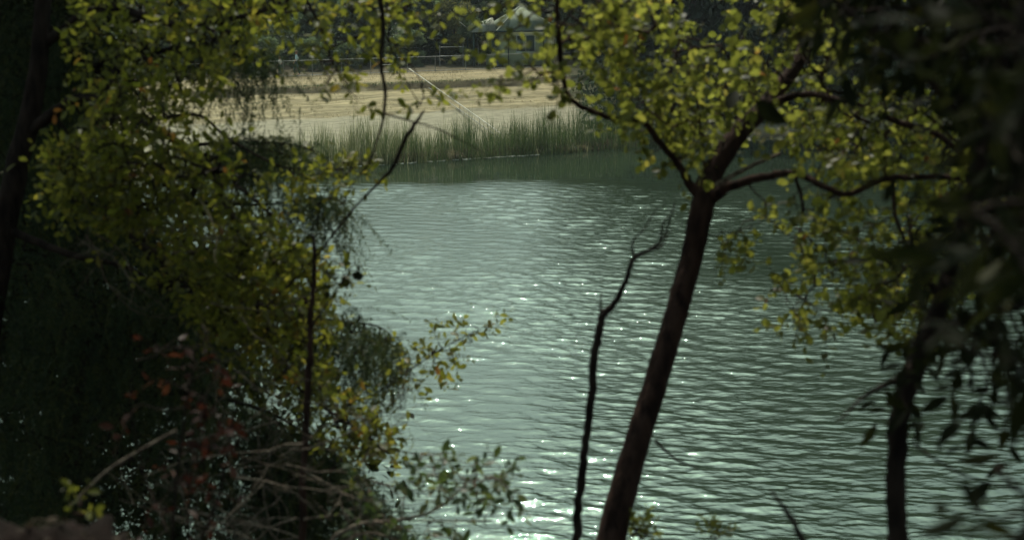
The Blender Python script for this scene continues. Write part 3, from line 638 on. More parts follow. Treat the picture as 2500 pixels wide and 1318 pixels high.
def grow(skel, seeds, r0=.0011, sag=.03):
    """joins every seed to the nearest twig grown so far; returns list of (polyline, child count)"""
    d0 = np.array([np.min(((skel - s) ** 2).sum(1)) for s in seeds]); order = np.argsort(d0)
    cap = len(skel) + 4 * len(seeds); nodes = np.zeros((cap, 3)); nodes[:len(skel)] = skel; n = len(skel); par = np.full(cap, -1); cnt = np.zeros(cap)
    segs = []; dirs = np.zeros((len(seeds), 3))
    for si in order:
        s = seeds[si]; j = int(np.argmin(((nodes[:n] - s) ** 2).sum(1))); a = nodes[j]; L_ = np.linalg.norm(s - a)
        prev = j; pl = [a]
        for t in (.33, .66, 1.0):
            p = a + (s - a) * t + rng.normal(0, .05 * L_ + .002, 3) * (t < 1) - np.array([0, 0, sag * L_ * math.sin(t * math.pi)])
            nodes[n] = p; par[n] = prev; prev = n; n += 1; pl.append(p)
        segs.append((pl, j, n - 3)); dirs[si] = pl[-1] - pl[-2]
        k = prev
        while k >= 0: cnt[k] += 1; k = par[k]
    return segs, cnt, dirs
def shoots(seeds, dirs, L, nl, lsize, kind, droop=.35, up=.6, jitter=.6, sun=.0, flip=0.):
    """leafy shoots: returns leaf positions, frames, and shoot polylines"""
    N = len(seeds); d = unit(unit(dirs) * .6 + rng.normal(0, jitter, (N, 3)) * .6 + np.array([0, 0, -droop])); Ls = L * rng.uniform(.6, 1.3, N)
    bend = unit(rng.normal(0, 1, (N, 3))) * .25; lines = []; pos = []; ax = []; nr = []
    t = (np.arange(nl) + .6) / nl
    P_ = seeds[:, None] + d[:, None] * (Ls[:, None] * t)[..., None] + bend[:, None] * (Ls[:, None] * t ** 2)[..., None]
    side = unit(np.cross(d, rng.normal(0, 1, (N, 3)))); other = np.cross(d, side)
    ph = np.arange(nl) * 2.4 + rng.uniform(0, 6.28, (N, 1))
    out = np.cos(ph)[..., None] * side[:, None] + np.sin(ph)[..., None] * other[:, None]
    A_ = unit(out + d[:, None] * .7 + rng.normal(0, .25, (N, nl, 3)) + np.array([0, 0, -flip]))
    Nn = unit(rng.normal(0, .75, (N, nl, 3)) + np.array([0, 0, up]))
    keep = rng.random((N, nl)) < .88
    sz = (lsize * rng.uniform(.42, 1.32, (N, nl)) * (1 - .35 * np.abs(t - .5)))
    tip = seeds[:, None] + d[:, None] * (Ls[:, None] * np.array([0, .5, 1.]))[..., None] + bend[:, None] * (Ls[:, None] * np.array([0, .25, 1.]))[..., None]
    return P_[keep], A_[keep], Nn[keep], sz[keep], tip, keep
def emit_leaves(root, pos, ax, nr, sz, kind, mt, tint, single=300, name='leaf'):
    """the 300 leaves that show largest become parts of their own; the rest is one part"""
    V0, F0 = LEAVES[kind]; fr = leaf_frames(pos, ax, nr, sz)
    px, py, d = proj(pos); vis = (px > -20) & (px < 2520) & (py > -20) & (py < 1338) & (d > .2)
    score = np.where(vis, sz / np.maximum(d, .2), 0); order = np.argsort(-score); ns = min(single, int(vis.sum()))
    first, rest = order[:ns], order[ns:]
    base = np.array(root.location)
    if len(rest):
        V = np.einsum('nij,vj->nvi', fr[rest], V0) + (pos[rest] - base)[:, None]
        F = (np.arange(len(rest))[:, None, None] * len(V0) + F0[None]).reshape(-1, 4)
        o = mk('foliage', V, F, mt, root, np.repeat(tint[rest], len(V0)), smooth=True); o['kind'] = 'stuff'
    NV = 10; vals = np.quantile(tint, (np.arange(NV) + .5) / NV) if len(tint) > 20 else np.linspace(.1, .9, NV)
    shared = [mk(name, V0, F0, mt, None, np.full(len(V0), v), True, link=False) for v in vals]
    from mathutils import Matrix
    for i in first:
        k = int(np.argmin(np.abs(vals - tint[i]))); o = bpy.data.objects.new(name, shared[k]); C.objects.link(o); o.parent = root
        m = Matrix.Identity(4)
        for a in range(3):
            for b in range(3): m[a][b] = fr[i][a][b]
            m[a][3] = pos[i][a] - base[a]
        o.matrix_local = m
CLEAR = [((1680, 450), (1760, 270), (1880, 200), (1960, 250), (1800, 470)), ((1205, 35), (1350, 15), (1350, 150), (1205, 150)), ((640, 30), (760, 60), (760, 190), (640, 190)), ((980, 60), (1150, 60), (1150, 260), (980, 260))]
def sample(regs):
    """regs: (polygon in photo px, count, near, far, gap) -> seed points in space"""
    out = []
    for poly, n, d0, d1, gap in regs:
        xs_ = [p[0] for p in poly]; ys_ = [p[1] for p in poly]; got = 0; off = rng.uniform(0, 50)
        while got < n:
            m = n * 3; px = rng.uniform(min(xs_), max(xs_), m); py = rng.uniform(min(ys_), max(ys_), m); k = inpoly(px, py, poly); px, py = px[k], py[k]
            d = rng.uniform(d0, d1, len(px))
            for a, b, c in zip(px, py, d):
                if random.random() < .66 and any(inpoly([a], [b], pl_)[0] for pl_ in CLEAR): continue
                q = P(a, b, c)
                if fbm(q[0], q[1] * .6, q[2], 1.6, 3) + off * 0 > gap + rng.normal(0, .12):
                    out.append(q); got += 1
                    if got >= n: break
    return np.array(out)
def add_leafy(root, skel, seeds, L, nl, lsize, kind, lm, bm, droop=.35, up=.6, single=300, tlo=0., thi=1., r0=.0011, flip=0.):
    segs, cnt, dirs = grow(skel, seeds)
    base = np.array(root.location); mb = MB()
    for pl, j, n0 in segs:
        ra = r0 * math.sqrt(cnt[n0]) + .0008; mb.tube(np.array(pl) - base, np.linspace(ra, ra * .75, 4), 4, caps=False)
    pos, ax, nr, sz, tip, keep = shoots(seeds, dirs, L, nl, lsize, kind, droop, up, flip=flip)
    for t in tip: mb.tube(t - base, [.0014, .0011, .0006], 3, caps=False)
    o = mb.build('twigs', bm, root); o['kind'] = 'stuff'
    t0 = rng.uniform(tlo, thi, len(seeds)); tint = np.clip(np.repeat(t0[:, None], nl, 1) * .55 + rng.random((len(seeds), nl)) * .5, 0, 1)[keep]
    emit_leaves(root, pos, ax, nr, sz, kind, lm, tint, single)
def branch(root, pp, mt, name='branch', sides=10, n=8, jit=.12, bump=.14):
    pts, rad = path3(pp, n, jit); base = np.array(root.location)
    MB().tube(pts - base, rad, sides, bump=bump).build(name, mt, root, True)
    return pts
def skel_pts(paths):
    return np.vstack([p if len(p) > 30 else p for p in paths])

# ------------------------------------------------------------------ leaning forked tree (right of centre)
B0 = P(1480, 1318, 5.3); gx_, gy_ = 0.30, 5.15
t1 = empty('leaning_tree', (0.27, 5.05, float(ground(.27, 5.05))), 'leaning forked tree with a smooth dark trunk and round leaves', 'tree')
bse = [(1350, 2300, 5.1, .075), (1420, 1700, 5.2, .064), (1490, 1330, 5.3, .057), (1543, 1120, 5.35, .050), (1596, 950, 5.4, .047), (1652, 760, 5.45, .045), (1690, 620, 5.5, .044), (1715, 500, 5.5, .046), (1735, 430, 5.55, .044)]
T1 = branch(t1, bse + [(1800, 330, 5.6, .040), (1870, 255, 5.7, .034), (1960, 130, 5.8, .028), (2030, -60, 5.9, .024), (2060, -420, 6.1, .018)], M['bark'], 'trunk', 20, 10, .03, .07)
b1 = branch(t1, [(1705, 480, 5.5, .022), (1660, 410, 5.48, .014), (1610, 345, 5.45, .0125), (1565, 296, 5.4, .0115), (1500, 290, 5.35, .0105), (1430, 265, 5.3, .010), (1385, 230, 5.28, .0095), (1368, 130, 5.25, .010), (1360, 20, 5.2, .009), (1352, -160, 5.2, .007)], M['bark'])
b2 = branch(t1, [(1740, 480, 5.5, .030), (1775, 458, 5.42, .020), (1850, 435, 5.3, .016), (1940, 422, 5.2, .014), (2010, 455, 5.1, .012), (2070, 474, 5.1, .011), (2150, 440, 5.1, .012), (2260, 432, 5.1, .011), (2400, 440, 5.1, .009)], M['bark'])
b3 = branch(t1, [(1745, 455, 5.5, .012), (1820, 412, 5.6, .009), (1905, 375, 5.7, .006)], M['bark_pale'])
b4 = branch(t1, [(1860, 265, 5.7, .018), (1960, 230, 5.5, .014), (2080, 255, 5.3, .013), (2200, 300, 5.2, .013), (2320, 350, 5.1, .011), (2400, 470, 5.0, .009)], M['bark'])
b5 = branch(t1, [(2180, 440, 5.1, .008), (2190, 540, 5.1, .007), (2240, 640, 5.1, .006), (2290, 720, 5.1, .004)], M['bark'])
b6 = branch(t1, [(1940, 430, 5.2, .007), (1960, 500, 5.25, .006), (1955, 600, 5.3, .004), (1990, 680, 5.3, .003)], M['bark'])
b7 = branch(t1, [(1600, 1075, 5.3, .006), (1650, 1120, 5.25, .004), (1705, 1143, 5.2, .0025)], M['bark'], 'dead_twig', 6)
b8 = branch(t1, [(1722, 440, 5.5, .006), (1712, 330, 5.5, .005), (1690, 200, 5.5, .004), (1600, 60, 5.5, .003)], M['bark'])
SK1 = skel_pts([T1[60:], b1, b2, b4, b5, b6, b8])
seeds1 = sample([
    ([(1130, 30), (1230, 0), (1330, -30), (1520, -30), (1520, 150), (1440, 230), (1330, 215), (1260, 130), (1210, 120), (1180, 80)], 62, 5.0, 5.8, -.25),
    ([(1420, -40), (2060, -40), (2080, 140), (1960, 230), (1880, 250), (1800, 330), (1680, 300), (1520, 250), (1440, 150)], 330, 5.0, 7.0, -.2),
    ([(1480, 230), (1800, 270), (1700, 380), (1640, 430), (1590, 440), (1550, 330), (1480, 300)], 55, 5.1, 5.9, -.2),
    ([(1900, 250), (2180, 210), (2380, 330), (2380, 520), (2100, 420), (1960, 380)], 220, 5.0, 6.6, -.25),
    ([(1900, 470), (2080, 470), (2350, 480), (2380, 640), (2290, 780), (2120, 800), (2040, 690), (1960, 640)], 240, 5.0, 6.4, -.2),
    ([(1900, 640), (1990, 640), (2030, 760), (1990, 820), (1930, 830), (1910, 740)], 16, 5.1, 5.7, -.4),
    ([(1790, 460), (1880, 450), (1900, 520), (1850, 600), (1790, 610), (1740, 590), (1780, 530)], 13, 5.1, 5.6, -.4),
    ([(1200, 150), (1240, 150), (1250, 240), (1215, 245)], 5, 5.1, 5.4, -.9), ])
add_leafy(t1, SK1, seeds1, .15, 9, .042, 'round', M['leaf_round'], M['bark'], .35, .5)
# unseen crown mass added above the view to shade the leaves below
up1 = sample([([(2000, -900), (2900, -900), (2900, -120), (2200, -100)], 420, 6.5, 10.5, -.3)])
def canopy(root, seeds, n, rad, size, mt, name='shade_canopy'):
    N = len(seeds) * n; pos = np.repeat(seeds, n, 0) + rng.normal(0, rad, (N, 3)); a = unit(rng.normal(0, 1, (N, 3))); nn = unit(rng.normal(0, .6, (N, 3)) + [0, 0, 1])
    fr = leaf_frames(pos, a, nn, size * rng.uniform(.6, 1.3, N)); V0, F0 = LEAVES['oval']
    V = np.einsum('nij,vj->nvi', fr, V0) + (pos - np.array(root.location))[:, None]
    o = mk(name, V, (np.arange(N)[:, None, None] * len(V0) + F0[None]).reshape(-1, 4), mt, root, np.repeat(rng.random(N), len(V0))); o['kind'] = 'stuff'
canopy(t1, up1, 22, .22, .075, M['leaf_round'])

# ------------------------------------------------------------------ dead sapling
t2 = empty('dead_sapling', (.22, 4.9, float(ground(.22, 4.9))), 'thin bare dead sapling left of the leaning trunk', 'sapling')
branch(t2, [(1370, 2300, 5.0, .022), (1400, 1500, 5.0, .017), (1410, 1300, 5.0, .016), (1420, 1150, 5.0, .0155), (1440, 1000, 5.0, .0145), (1453, 860, 5.0, .0145), (1468, 780, 5.0, .013), (1500, 740, 5.0, .0105), (1530, 680, 5.0, .0085), (1548, 630, 5.0, .008), (1588, 610, 5.0, .006), (1622, 575, 5.0, .0045), (1640, 520, 5.0, .003), (1650, 490, 5.0, .0015)], M['bark_dark'], 'stem', 10, 8, .2, .3)
branch(t2, [(1470, 780, 5.0, .009), (1466, 750, 5.0, .0045), (1468, 712, 5.0, .002)], M['bark_dark'], 'twig', 6)
branch(t2, [(1548, 630, 5.0, .0055), (1545, 590, 5.0, .0035), (1575, 555, 5.0, .0028), (1605, 505, 5.0, .0012)], M['bark_dark'], 'twig', 6)
branch(t2, [(1590, 610, 5.0, .005), (1615, 600, 5.02, .0035), (1640, 555, 5.05, .0015)], M['bark_dark'], 'twig', 6)
branch(t2, [(1612, 585, 5.0, .004), (1618, 550, 5.0, .0035), (1632, 530, 5.0, .002)], M['bark_dark'], 'twig', 6)
branch(t2, [(1453, 862, 5.0, .006), (1442, 855, 5.0, .004)], M['bark_dark'], 'twig', 6)

# bare stick at the bottom
t3 = empty('dead_stick', (.62, 3.1, float(ground(.62, 3.1))), 'short blurred dark stick rising from the bottom edge', 'stick')
branch(t3, [(2100, 1950, 3.1, .010), (2010, 1450, 3.1, .0085), (1955, 1310, 3.1, .0075), (1915, 1240, 3.1, .006), (1882, 1198, 3.1, .003)], M['bark_dark'], 'stem', 8)

# ------------------------------------------------------------------ right hand near tree with a dark trunk
t4 = empty('near_tree', (.98, 3.35, float(ground(.98, 3.35))), 'blurred dark near tree with an upright trunk at the right', 'tree')
T4 = branch(t4, [(2180, 2300, 3.5, .040), (2190, 1500, 3.5, .027), (2190, 1300, 3.5, .025), (2188, 1120, 3.5, .0245), (2205, 980, 3.5, .026), (2240, 880, 3.5, .029), (2290, 760, 3.45, .024), (2325, 640, 3.4, .020), (2370, 480, 3.3, .020), (2420, 280, 3.2, .017), (2460, 0, 3.1, .014), (2480, -500, 3.2, .011)], M['bark_dark'], 'trunk', 16, 10, .05, .12)
c1 = branch(t4, [(2230, 880, 3.5, .014), (2190, 925, 3.4, .010), (2120, 960, 3.3, .006), (2045, 1030, 3.2, .002)], M['bark_dark'])
c2 = branch(t4, [(2225, 1080, 3.5, .004), (2290, 1125, 3.45, .0032), (2370, 1165, 3.4, .0028), (2500, 1200, 3.3, .002)], M['bark_dark'])
c3 = branch(t4, [(2250, 860, 3.5, .015), (2330, 790, 3.3, .010), (2430, 760, 3.1, .008), (2540, 740, 3.0, .006)], M['bark_dark'])
c4 = branch(t4, [(2400, 360, 3.25, .012), (2300, 230, 3.2, .010), (2180, 120, 3.1, .008), (2060, 20, 3.1, .006), (1950, -80, 3.1, .004)], M['bark_dark'])
c5 = branch(t4, [(2300, 740, 3.45, .010), (2240, 640, 3.4, .007), (2215, 520, 3.4, .005)], M['bark_dark'])
seeds4 = sample([
    ([(2300, -40), (2560, -40), (2560, 620), (2400, 560), (2370, 330), (2330, 150)], 230, 2.5, 4.4, -.5),
    ([(1980, -60), (2300, -60), (2330, 160), (2200, 150), (2060, 90)], 60, 2.8, 4.2, -.35),
    ([(2250, 560), (2560, 560), (2560, 960), (2420, 980), (2330, 880), (2220, 850), (2180, 820)], 60, 2.7, 3.8, -.4),
    ([(2080, 930), (2180, 860), (2260, 900), (2190, 960), (2110, 1010)], 3, 3.2, 3.5, -.9),
    ([(2380, 980), (2480, 990), (2430, 1080)], 2, 3.0, 3.3, -.9)])
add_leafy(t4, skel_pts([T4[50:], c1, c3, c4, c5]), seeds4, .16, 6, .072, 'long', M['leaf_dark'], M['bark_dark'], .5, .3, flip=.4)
canopy(t4, sample([([(1950, -1500), (3100, -1500), (3100, -60), (2150, -60)], 300, 3.2, 6.0, -.5)]), 20, .2, .10, M['leaf_dark'])  # leaf mass added above the view, keeps the near leaves in shade

# ------------------------------------------------------------------ very near dark bush on the right edge
t5 = empty('dark_bush', (.75, 1.6, float(ground(.75, 1.6))), 'almost black out-of-focus bush filling the right edge', 'bush')
T5 = branch(t5, [(2900, 2900, 1.5, .016), (2640, 1600, 1.55, .013), (2560, 1100, 1.6, .011), (2530, 600, 1.6, .009), (2500, 100, 1.6, .007), (2480, -400, 1.7, .005)], M['bark_dark'], 'stem')
d1 = branch(t5, [(2560, 1250, 1.6, .005), (2470, 1180, 1.65, .004), (2430, 1130, 1.7, .002)], M['bark_dark'])
d2 = branch(t5, [(2535, 700, 1.6, .005), (2440, 560, 1.7, .004), (2300, 480, 1.8, .002)], M['bark_dark'])
seeds5 = sample([([(2420, -60), (2640, -60), (2640, 700), (2440, 640), (2330, 520), (2400, 350)], 48, 1.4, 2.2, -.6), ([(2440, 1180), (2640, 1100), (2640, 1400), (2400, 1330)], 9, 1.5, 1.9, -.8), ([(2440, 640), (2640, 640), (2640, 1150), (2500, 1100)], 10, 1.5, 2.0, -.6)])
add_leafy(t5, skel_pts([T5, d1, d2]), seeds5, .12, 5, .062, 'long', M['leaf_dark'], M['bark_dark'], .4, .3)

# ------------------------------------------------------------------ big leafy tree on the left
t6 = empty('leafy_left_tree', (-2.6, 6.2, float(ground(-2.6, 6.2))), 'big leafy tree with yellow-green leaves filling the left side', 'tree')
T6 = branch(t6, [(-200, 2300, 6.4, .11), (-100, 1300, 6.4, .085), (0, 600, 6.4, .060), (80, 250, 6.4, .045), (105, 0, 6.4, .036), (110, -400, 6.6, .028)], M['bark_dark'], 'trunk', 16, 10, .04, .1)
e1 = branch(t6, [(60, 330, 6.4, .028), (200, 240, 6.3, .022), (350, 300, 6.2, .018), (470, 375, 6.1, .016), (530, 450, 6.1, .014), (580, 560, 6.1, .0125), (610, 660, 6.1, .010), (640, 800, 6.1, .008), (700, 920, 6.1, .006), (830, 1020, 6.1, .004), (940, 1090, 6.1, .003)], M['bark_dark'])
e2 = branch(t6, [(90, 120, 6.4, .024), (250, 20, 6.3, .019), (420, 60, 6.2, .015), (600, 40, 6.1, .012), (760, -20, 6.0, .010), (930, -60, 6.0, .008)], M['bark_dark'])
e3 = branch(t6, [(480, 380, 6.1, .009), (600, 470, 6.0, .008), (690, 560, 6.0, .007), (760, 700, 6.0, .005), (800, 850, 6.0, .004)], M['bark_dark'])
e4 = branch(t6, [(10, 560, 6.4, .022), (170, 620, 6.3, .015), (300, 650, 6.3, .010), (400, 700, 6.2, .006)], M['bark_dark'])
e5 = branch(t6, [(350, 300, 6.2, .009), (480, 280, 6.2, .007), (560, 340, 6.2, .006), (700, 410, 6.2, .004), (870, 410, 6.2, .003)], M['bark_dark'])
e6 = branch(t6, [(740, -10, 6.0, .007), (780, 60, 6.0, .006), (810, 150, 6.0, .004), (850, 210, 6.0, .003)], M['bark_dark'])
e7 = branch(t6, [(110, 60, 6.4, .016), (220, 160, 6.5, .012), (300, 120, 6.5, .009), (420, 180, 6.5, .006)], M['bark_dark'])
e8 = branch(t6, [(700, 920, 6.3, .004), (840, 990, 6.5, .0035), (960, 930, 6.6, .003), (1080, 850, 6.6, .0025), (1200, 790, 6.6, .0012)], M['bark_dark'])
SK6 = skel_pts([T6, e1, e2, e3, e4, e5, e6, e7, e8])
seeds6 = sample([
    ([(190, -30), (720, -30), (690, 60), (590, 130), (500, 190), (440, 290), (330, 330), (240, 420), (210, 300)], 560, 5.4, 8.0, -.22),
    ([(150, 330), (400, 340), (570, 390), (650, 440), (670, 520), (690, 560), (600, 560), (450, 520), (260, 560), (130, 500)], 500, 5.4, 8.0, -.1),
    ([(560, 540), (690, 560), (760, 640), (790, 720), (760, 850), (800, 950), (760, 960), (640, 850), (560, 700)], 430, 5.5, 7.3, -.25),
    ([(300, 560), (560, 560), (620, 800), (740, 960), (600, 900), (400, 700)], 300, 5.6, 7.8, -.1),
    ([(700, 0), (1060, -30), (1030, 100), (990, 190), (950, 150), (900, 120), (870, 230), (820, 200), (770, 120)], 72, 5.5, 6.6, -.25),
    ([(770, 130), (880, 150), (900, 250), (850, 280), (800, 220)], 14, 5.5, 6.0, -.9),
    ([(970, 170), (1060, 190), (1070, 260), (1010, 270)], 5, 5.5, 6.0, -.9),
    ([(750, 930), (830, 960), (900, 1010), (960, 1080), (950, 1110), (860, 1100), (790, 1040)], 75, 5.8, 6.5, -.6),
    ([(700, 400), (880, 390), (905, 415), (840, 450), (780, 460), (700, 440)], 34, 6.0, 6.5, -.9),
    ([(960, 900), (1040, 860), (1100, 800), (1210, 770), (1220, 790), (1130, 850), (1120, 880), (1040, 900), (900, 990)], 40, 6.5, 6.9, -.9),
    ([(780, 620), (880, 640), (900, 700), (820, 700)], 5, 5.9, 6.2, -.9), ])
add_leafy(t6, SK6, seeds6, .15, 9, .046, 'obovate', M['leaf'], M['bark_dark'], .1, .5)
canopy(t6, sample([([(-900, -1500), (640, -1500), (520, -400), (400, -60), (-500, -60)], 2000, 6.5, 12.0, -.5)]), 22, .24, .09, M['leaf_dark'])  # added above the view to block sun from the left foliage
canopy(t6, np.stack([rng.uniform(-6, 4.5, 1500), rng.uniform(-5, 3.4, 1500), rng.uniform(13.4, 16.5, 1500)], 1), 22, .25, .10, M['leaf_dark'])  # added unseen over and behind the camera to cut skylight on the foreground

# ------------------------------------------------------------------ weeping feathery conifer on the left
t7 = empty('weeping_conifer', (-2.1, 7.2, float(ground(-2.1, 7.2))), 'dark weeping conifer with feathery hanging sprays at lower left', 'conifer')
T7 = branch(t7, [(100, 2300, 7.6, .10), (150, 1318, 7.6, .08), (180, 800, 7.6, .06), (200, 300, 7.6, .045), (210, -400, 7.6, .03)], M['bark_dark'], 'trunk', 14)
f_ = [
    [(185, 760, 7.5, .02), (400, 700, 7.2, .014), (620, 740, 7.0, .009), (800, 780, 6.9, .006), (930, 800, 6.9, .004), (1000, 880, 6.9, .002)],
    [(190, 450, 7.5, .018), (380, 370, 7.2, .012), (550, 350, 7.0, .008), (700, 352, 6.9, .005), (780, 372, 6.9, .002)],
    [(188, 560, 7.5, .016), (420, 500, 7.3, .010), (640, 500, 7.1, .006), (770, 485, 7.0, .004), (865, 490, 7.0, .002)],
    [(170, 1050, 7.5, .018), (400, 960, 7.2, .012), (640, 1000, 7.0, .008), (800, 1100, 6.9, .005), (900, 1180, 6.9, .003), (960, 1260, 6.9, .002)],
    [(170, 900, 7.5, .016), (60, 820, 7.2, .010), (-80, 850, 7.0, .006)],
    [(150, 1200, 7.5, .018), (330, 1120, 7.2, .012), (560, 1160, 7.0, .008), (760, 1250, 6.9, .005)],
    [(200, 200, 7.5, .018), (420, 120, 7.3, .012), (600, 140, 7.1, .007), (690, 190, 7.0, .003)],
    [(175, 700, 7.5, .016), (60, 600, 7.2, .012), (-60, 640, 7.0, .008)],
    [(170, 950, 7.5, .016), (300, 850, 7.2, .010), (480, 860, 7.0, .006), (600, 920, 6.9, .003)]]
fb = [branch(t7, q_, M['bark_dark']) for q_ in f_]
sk7 = skel_pts(fb)
hang = sample([
    ([(-30, 540), (300, 520), (460, 680), (640, 820), (640, 1000), (780, 1100), (700, 1330), (-30, 1330)], 1600, 6.3, 9.0, .05),
    ([(-30, 0), (200, 0), (300, 400), (300, 560), (-30, 560)], 900, 6.6, 9.0, -.4),
    ([(620, 1000), (800, 1080), (900, 1170), (980, 1290), (980, 1330), (640, 1330)], 420, 6.5, 7.6, -.2),
    ([(700, 770), (830, 760), (940, 800), (1005, 880), (960, 890), (820, 870), (720, 850)], 130, 6.4, 7.4, -.6),
    ([(460, 330), (650, 335), (780, 360), (760, 390), (560, 390)], 90, 6.6, 7.3, -.6),
    ([(700, 480), (860, 476), (850, 500), (720, 510)], 50, 6.8, 7.1, -.9),
    ([(440, 100), (700, 130), (690, 200), (620, 180), (500, 200)], 50, 6.8, 7.3, -.4)])
segs, cnt, dirs = grow(sk7, hang); base = np.array(t7.location); mb = MB()
for pl, j, n0 in segs: mb.tube(np.array(pl) - base, .0010 * math.sqrt(cnt[n0]) + .0006, 3, caps=False)
mb.build('twigs', M['bark_dark'], t7)['kind'] = 'stuff'
# hanging sprays: a drooping thread set with fine needles
N = len(hang) * 3; st = np.repeat(hang, 3, 0) + rng.normal(0, .03, (N, 3)); Ls = rng.uniform(.12, .36, N); nn_ = 40
hd = unit(rng.normal(0, .35, (N, 3)) + np.repeat(unit(dirs), 3, 0) * .3 + np.array([0, 0, -.5])); t = np.linspace(0, 1, nn_)
ctr = st[:, None] + hd[:, None] * (Ls[:, None] * t)[..., None] + np.array([0, 0, -1]) * (Ls[:, None] * .45 * t ** 2)[..., None]
nd = unit(rng.normal(0, 1, (N, nn_, 3)) + np.array([0, 0, -.9])); nl_ = rng.uniform(.016, .034, (N, nn_, 1)); wv = unit(np.cross(nd, rng.normal(0, 1, (N, nn_, 3)))) * .0028
V = np.stack([ctr - wv, ctr + wv, ctr + nd * nl_], 2).reshape(-1, 3) - base
o = mk('needles', V, np.arange(len(V)).reshape(-1, 3), M['needle'], t7, np.repeat(np.repeat(rng.random(N), nn_), 3)); o['kind'] = 'stuff'
canopy(t7, sample([([(-1200, -900), (200, -900), (150, 0), (-100, 300), (-120, 900), (-900, 900)], 420, 7.5, 13, -.5)]), 22, .28, .10, M['leaf_dark'])  # broad leaves added mostly outside the frame to deepen shade at the left

# ------------------------------------------------------------------ dark thicket on the slope behind the left trees
t14 = empty('dark_thicket', (-4.2, 10.0, float(ground(-4.2, 10.0))), 'black-green thicket on the slope deep behind the left hand trees', 'thicket')
mb = MB(); base = np.array(t14.location)
sd = sample([([(-80, -60), (230, -60), (260, 560), (480, 640), (560, 900), (330, 1000), (250, 1330), (-80, 1330)], 420, 8.5, 12, -.1),
             ([(250, 560), (640, 760), (700, 1000), (840, 1120), (900, 1330), (200, 1330)], 60, 8.0, 10.5, .1)])
segs, cnt, dirs = grow(np.array([base + [0, 0, h_] for h_ in np.linspace(0, 5, 40)]), sd)
for pl, j, n0 in segs: mb.tube(np.array(pl) - base, .0018 * math.sqrt(cnt[n0]) + .001, 4, caps=False)
mb.build('stem', M['bark_dark'], t14)['kind'] = 'stuff'
canopy(t14, sd, 46, .17, .085, M['leaf_dark'], 'foliage')

# ------------------------------------------------------------------ red-leaved climber, lower left
t8 = empty('red_leaved_shrub', (-1.15, 3.9, float(ground(-1.15, 3.9))), 'small shrub with dull red leaves at the lower left', 'shrub')
s8 = [branch(t8, q_, M['bark_dark'], 'stem', 6) for q_ in (
    [(380, 2000, 4.0, .006), (420, 1318, 4.0, .005), (440, 1100, 4.0, .004), (470, 900, 4.0, .003), (500, 780, 4.0, .0015)],
    [(400, 1500, 4.0, .005), (520, 1250, 4.0, .004), (560, 1080, 4.0, .003), (580, 960, 4.0, .0015)],
    [(410, 1300, 4.0, .004), (350, 1150, 4.1, .003), (320, 980, 4.1, .002), (330, 880, 4.1, .001)])]
seeds8 = sample([([(380, 830), (500, 800), (540, 900), (480, 960), (400, 960)], 11, 3.7, 4.4, -.6), ([(420, 960), (600, 980), (620, 1080), (500, 1140), (420, 1080)], 13, 3.7, 4.4, -.6), ([(310, 930), (360, 930), (350, 1030), (320, 1030)], 3, 3.8, 4.3, -.9), ([(380, 1120), (530, 1120), (520, 1270), (440, 1260), (330, 1230), (270, 1180)], 11, 3.7, 4.4, -.6)])
add_leafy(t8, skel_pts(s8), seeds8, .10, 5, .040, 'oval', M['leaf_red'], M['bark_dark'], .3, .2)

# ------------------------------------------------------------------ grey-green sapling at the bottom
t9 = empty('grey_leaved_shrub', (-.35, 4.6, float(ground(-.35, 4.6))), 'small shrub with grey-green leaves on bare twigs, bottom centre-left', 'shrub')
s9 = [branch(t9, q_, M['bark_pale'], 'stem', 7) for q_ in (
    [(700, 2000, 4.9, .012), (790, 1400, 4.9, .009), (850, 1290, 4.9, .007), (980, 1268, 4.9, .006), (1060, 1245, 4.9, .005), (1130, 1190, 4.9, .003), (1170, 1130, 4.9, .0015)],
    [(980, 1268, 4.9, .004), (1090, 1272, 4.9, .003), (1200, 1270, 4.8, .002)],
    [(1060, 1245, 4.9, .0025), (1075, 1180, 4.9, .002), (1040, 1110, 4.9, .001)],
    [(980, 1268, 4.9, .003), (990, 1200, 4.9, .002), (1020, 1130, 4.9, .001)],
    [(1120, 1200, 4.9, .0025), (1190, 1160, 4.85, .002), (1240, 1190, 4.8, .0015), (1265, 1240, 4.8, .001)],
    [(780, 1420, 4.9, .007), (820, 1340, 4.9, .006), (900, 1300, 4.9, .004), (1000, 1330, 4.9, .003)])]
seeds9 = sample([([(1010, 1110), (1090, 1100), (1120, 1150), (1200, 1110), (1250, 1170), (1270, 1250), (1180, 1240), (1050, 1220), (990, 1180)], 52, 4.7, 5.1, -.9), ([(870, 1160), (930, 1150), (900, 1260), (840, 1250)], 5, 4.6, 5.0, -.9), ([(860, 1250), (1080, 1270), (1150, 1330), (840, 1330)], 16, 4.7, 5.1, -.9)])
add_leafy(t9, skel_pts(s9), seeds9, .09, 6, .047, 'oval', M['leaf_grey'], M['bark_pale'], .2, .5)

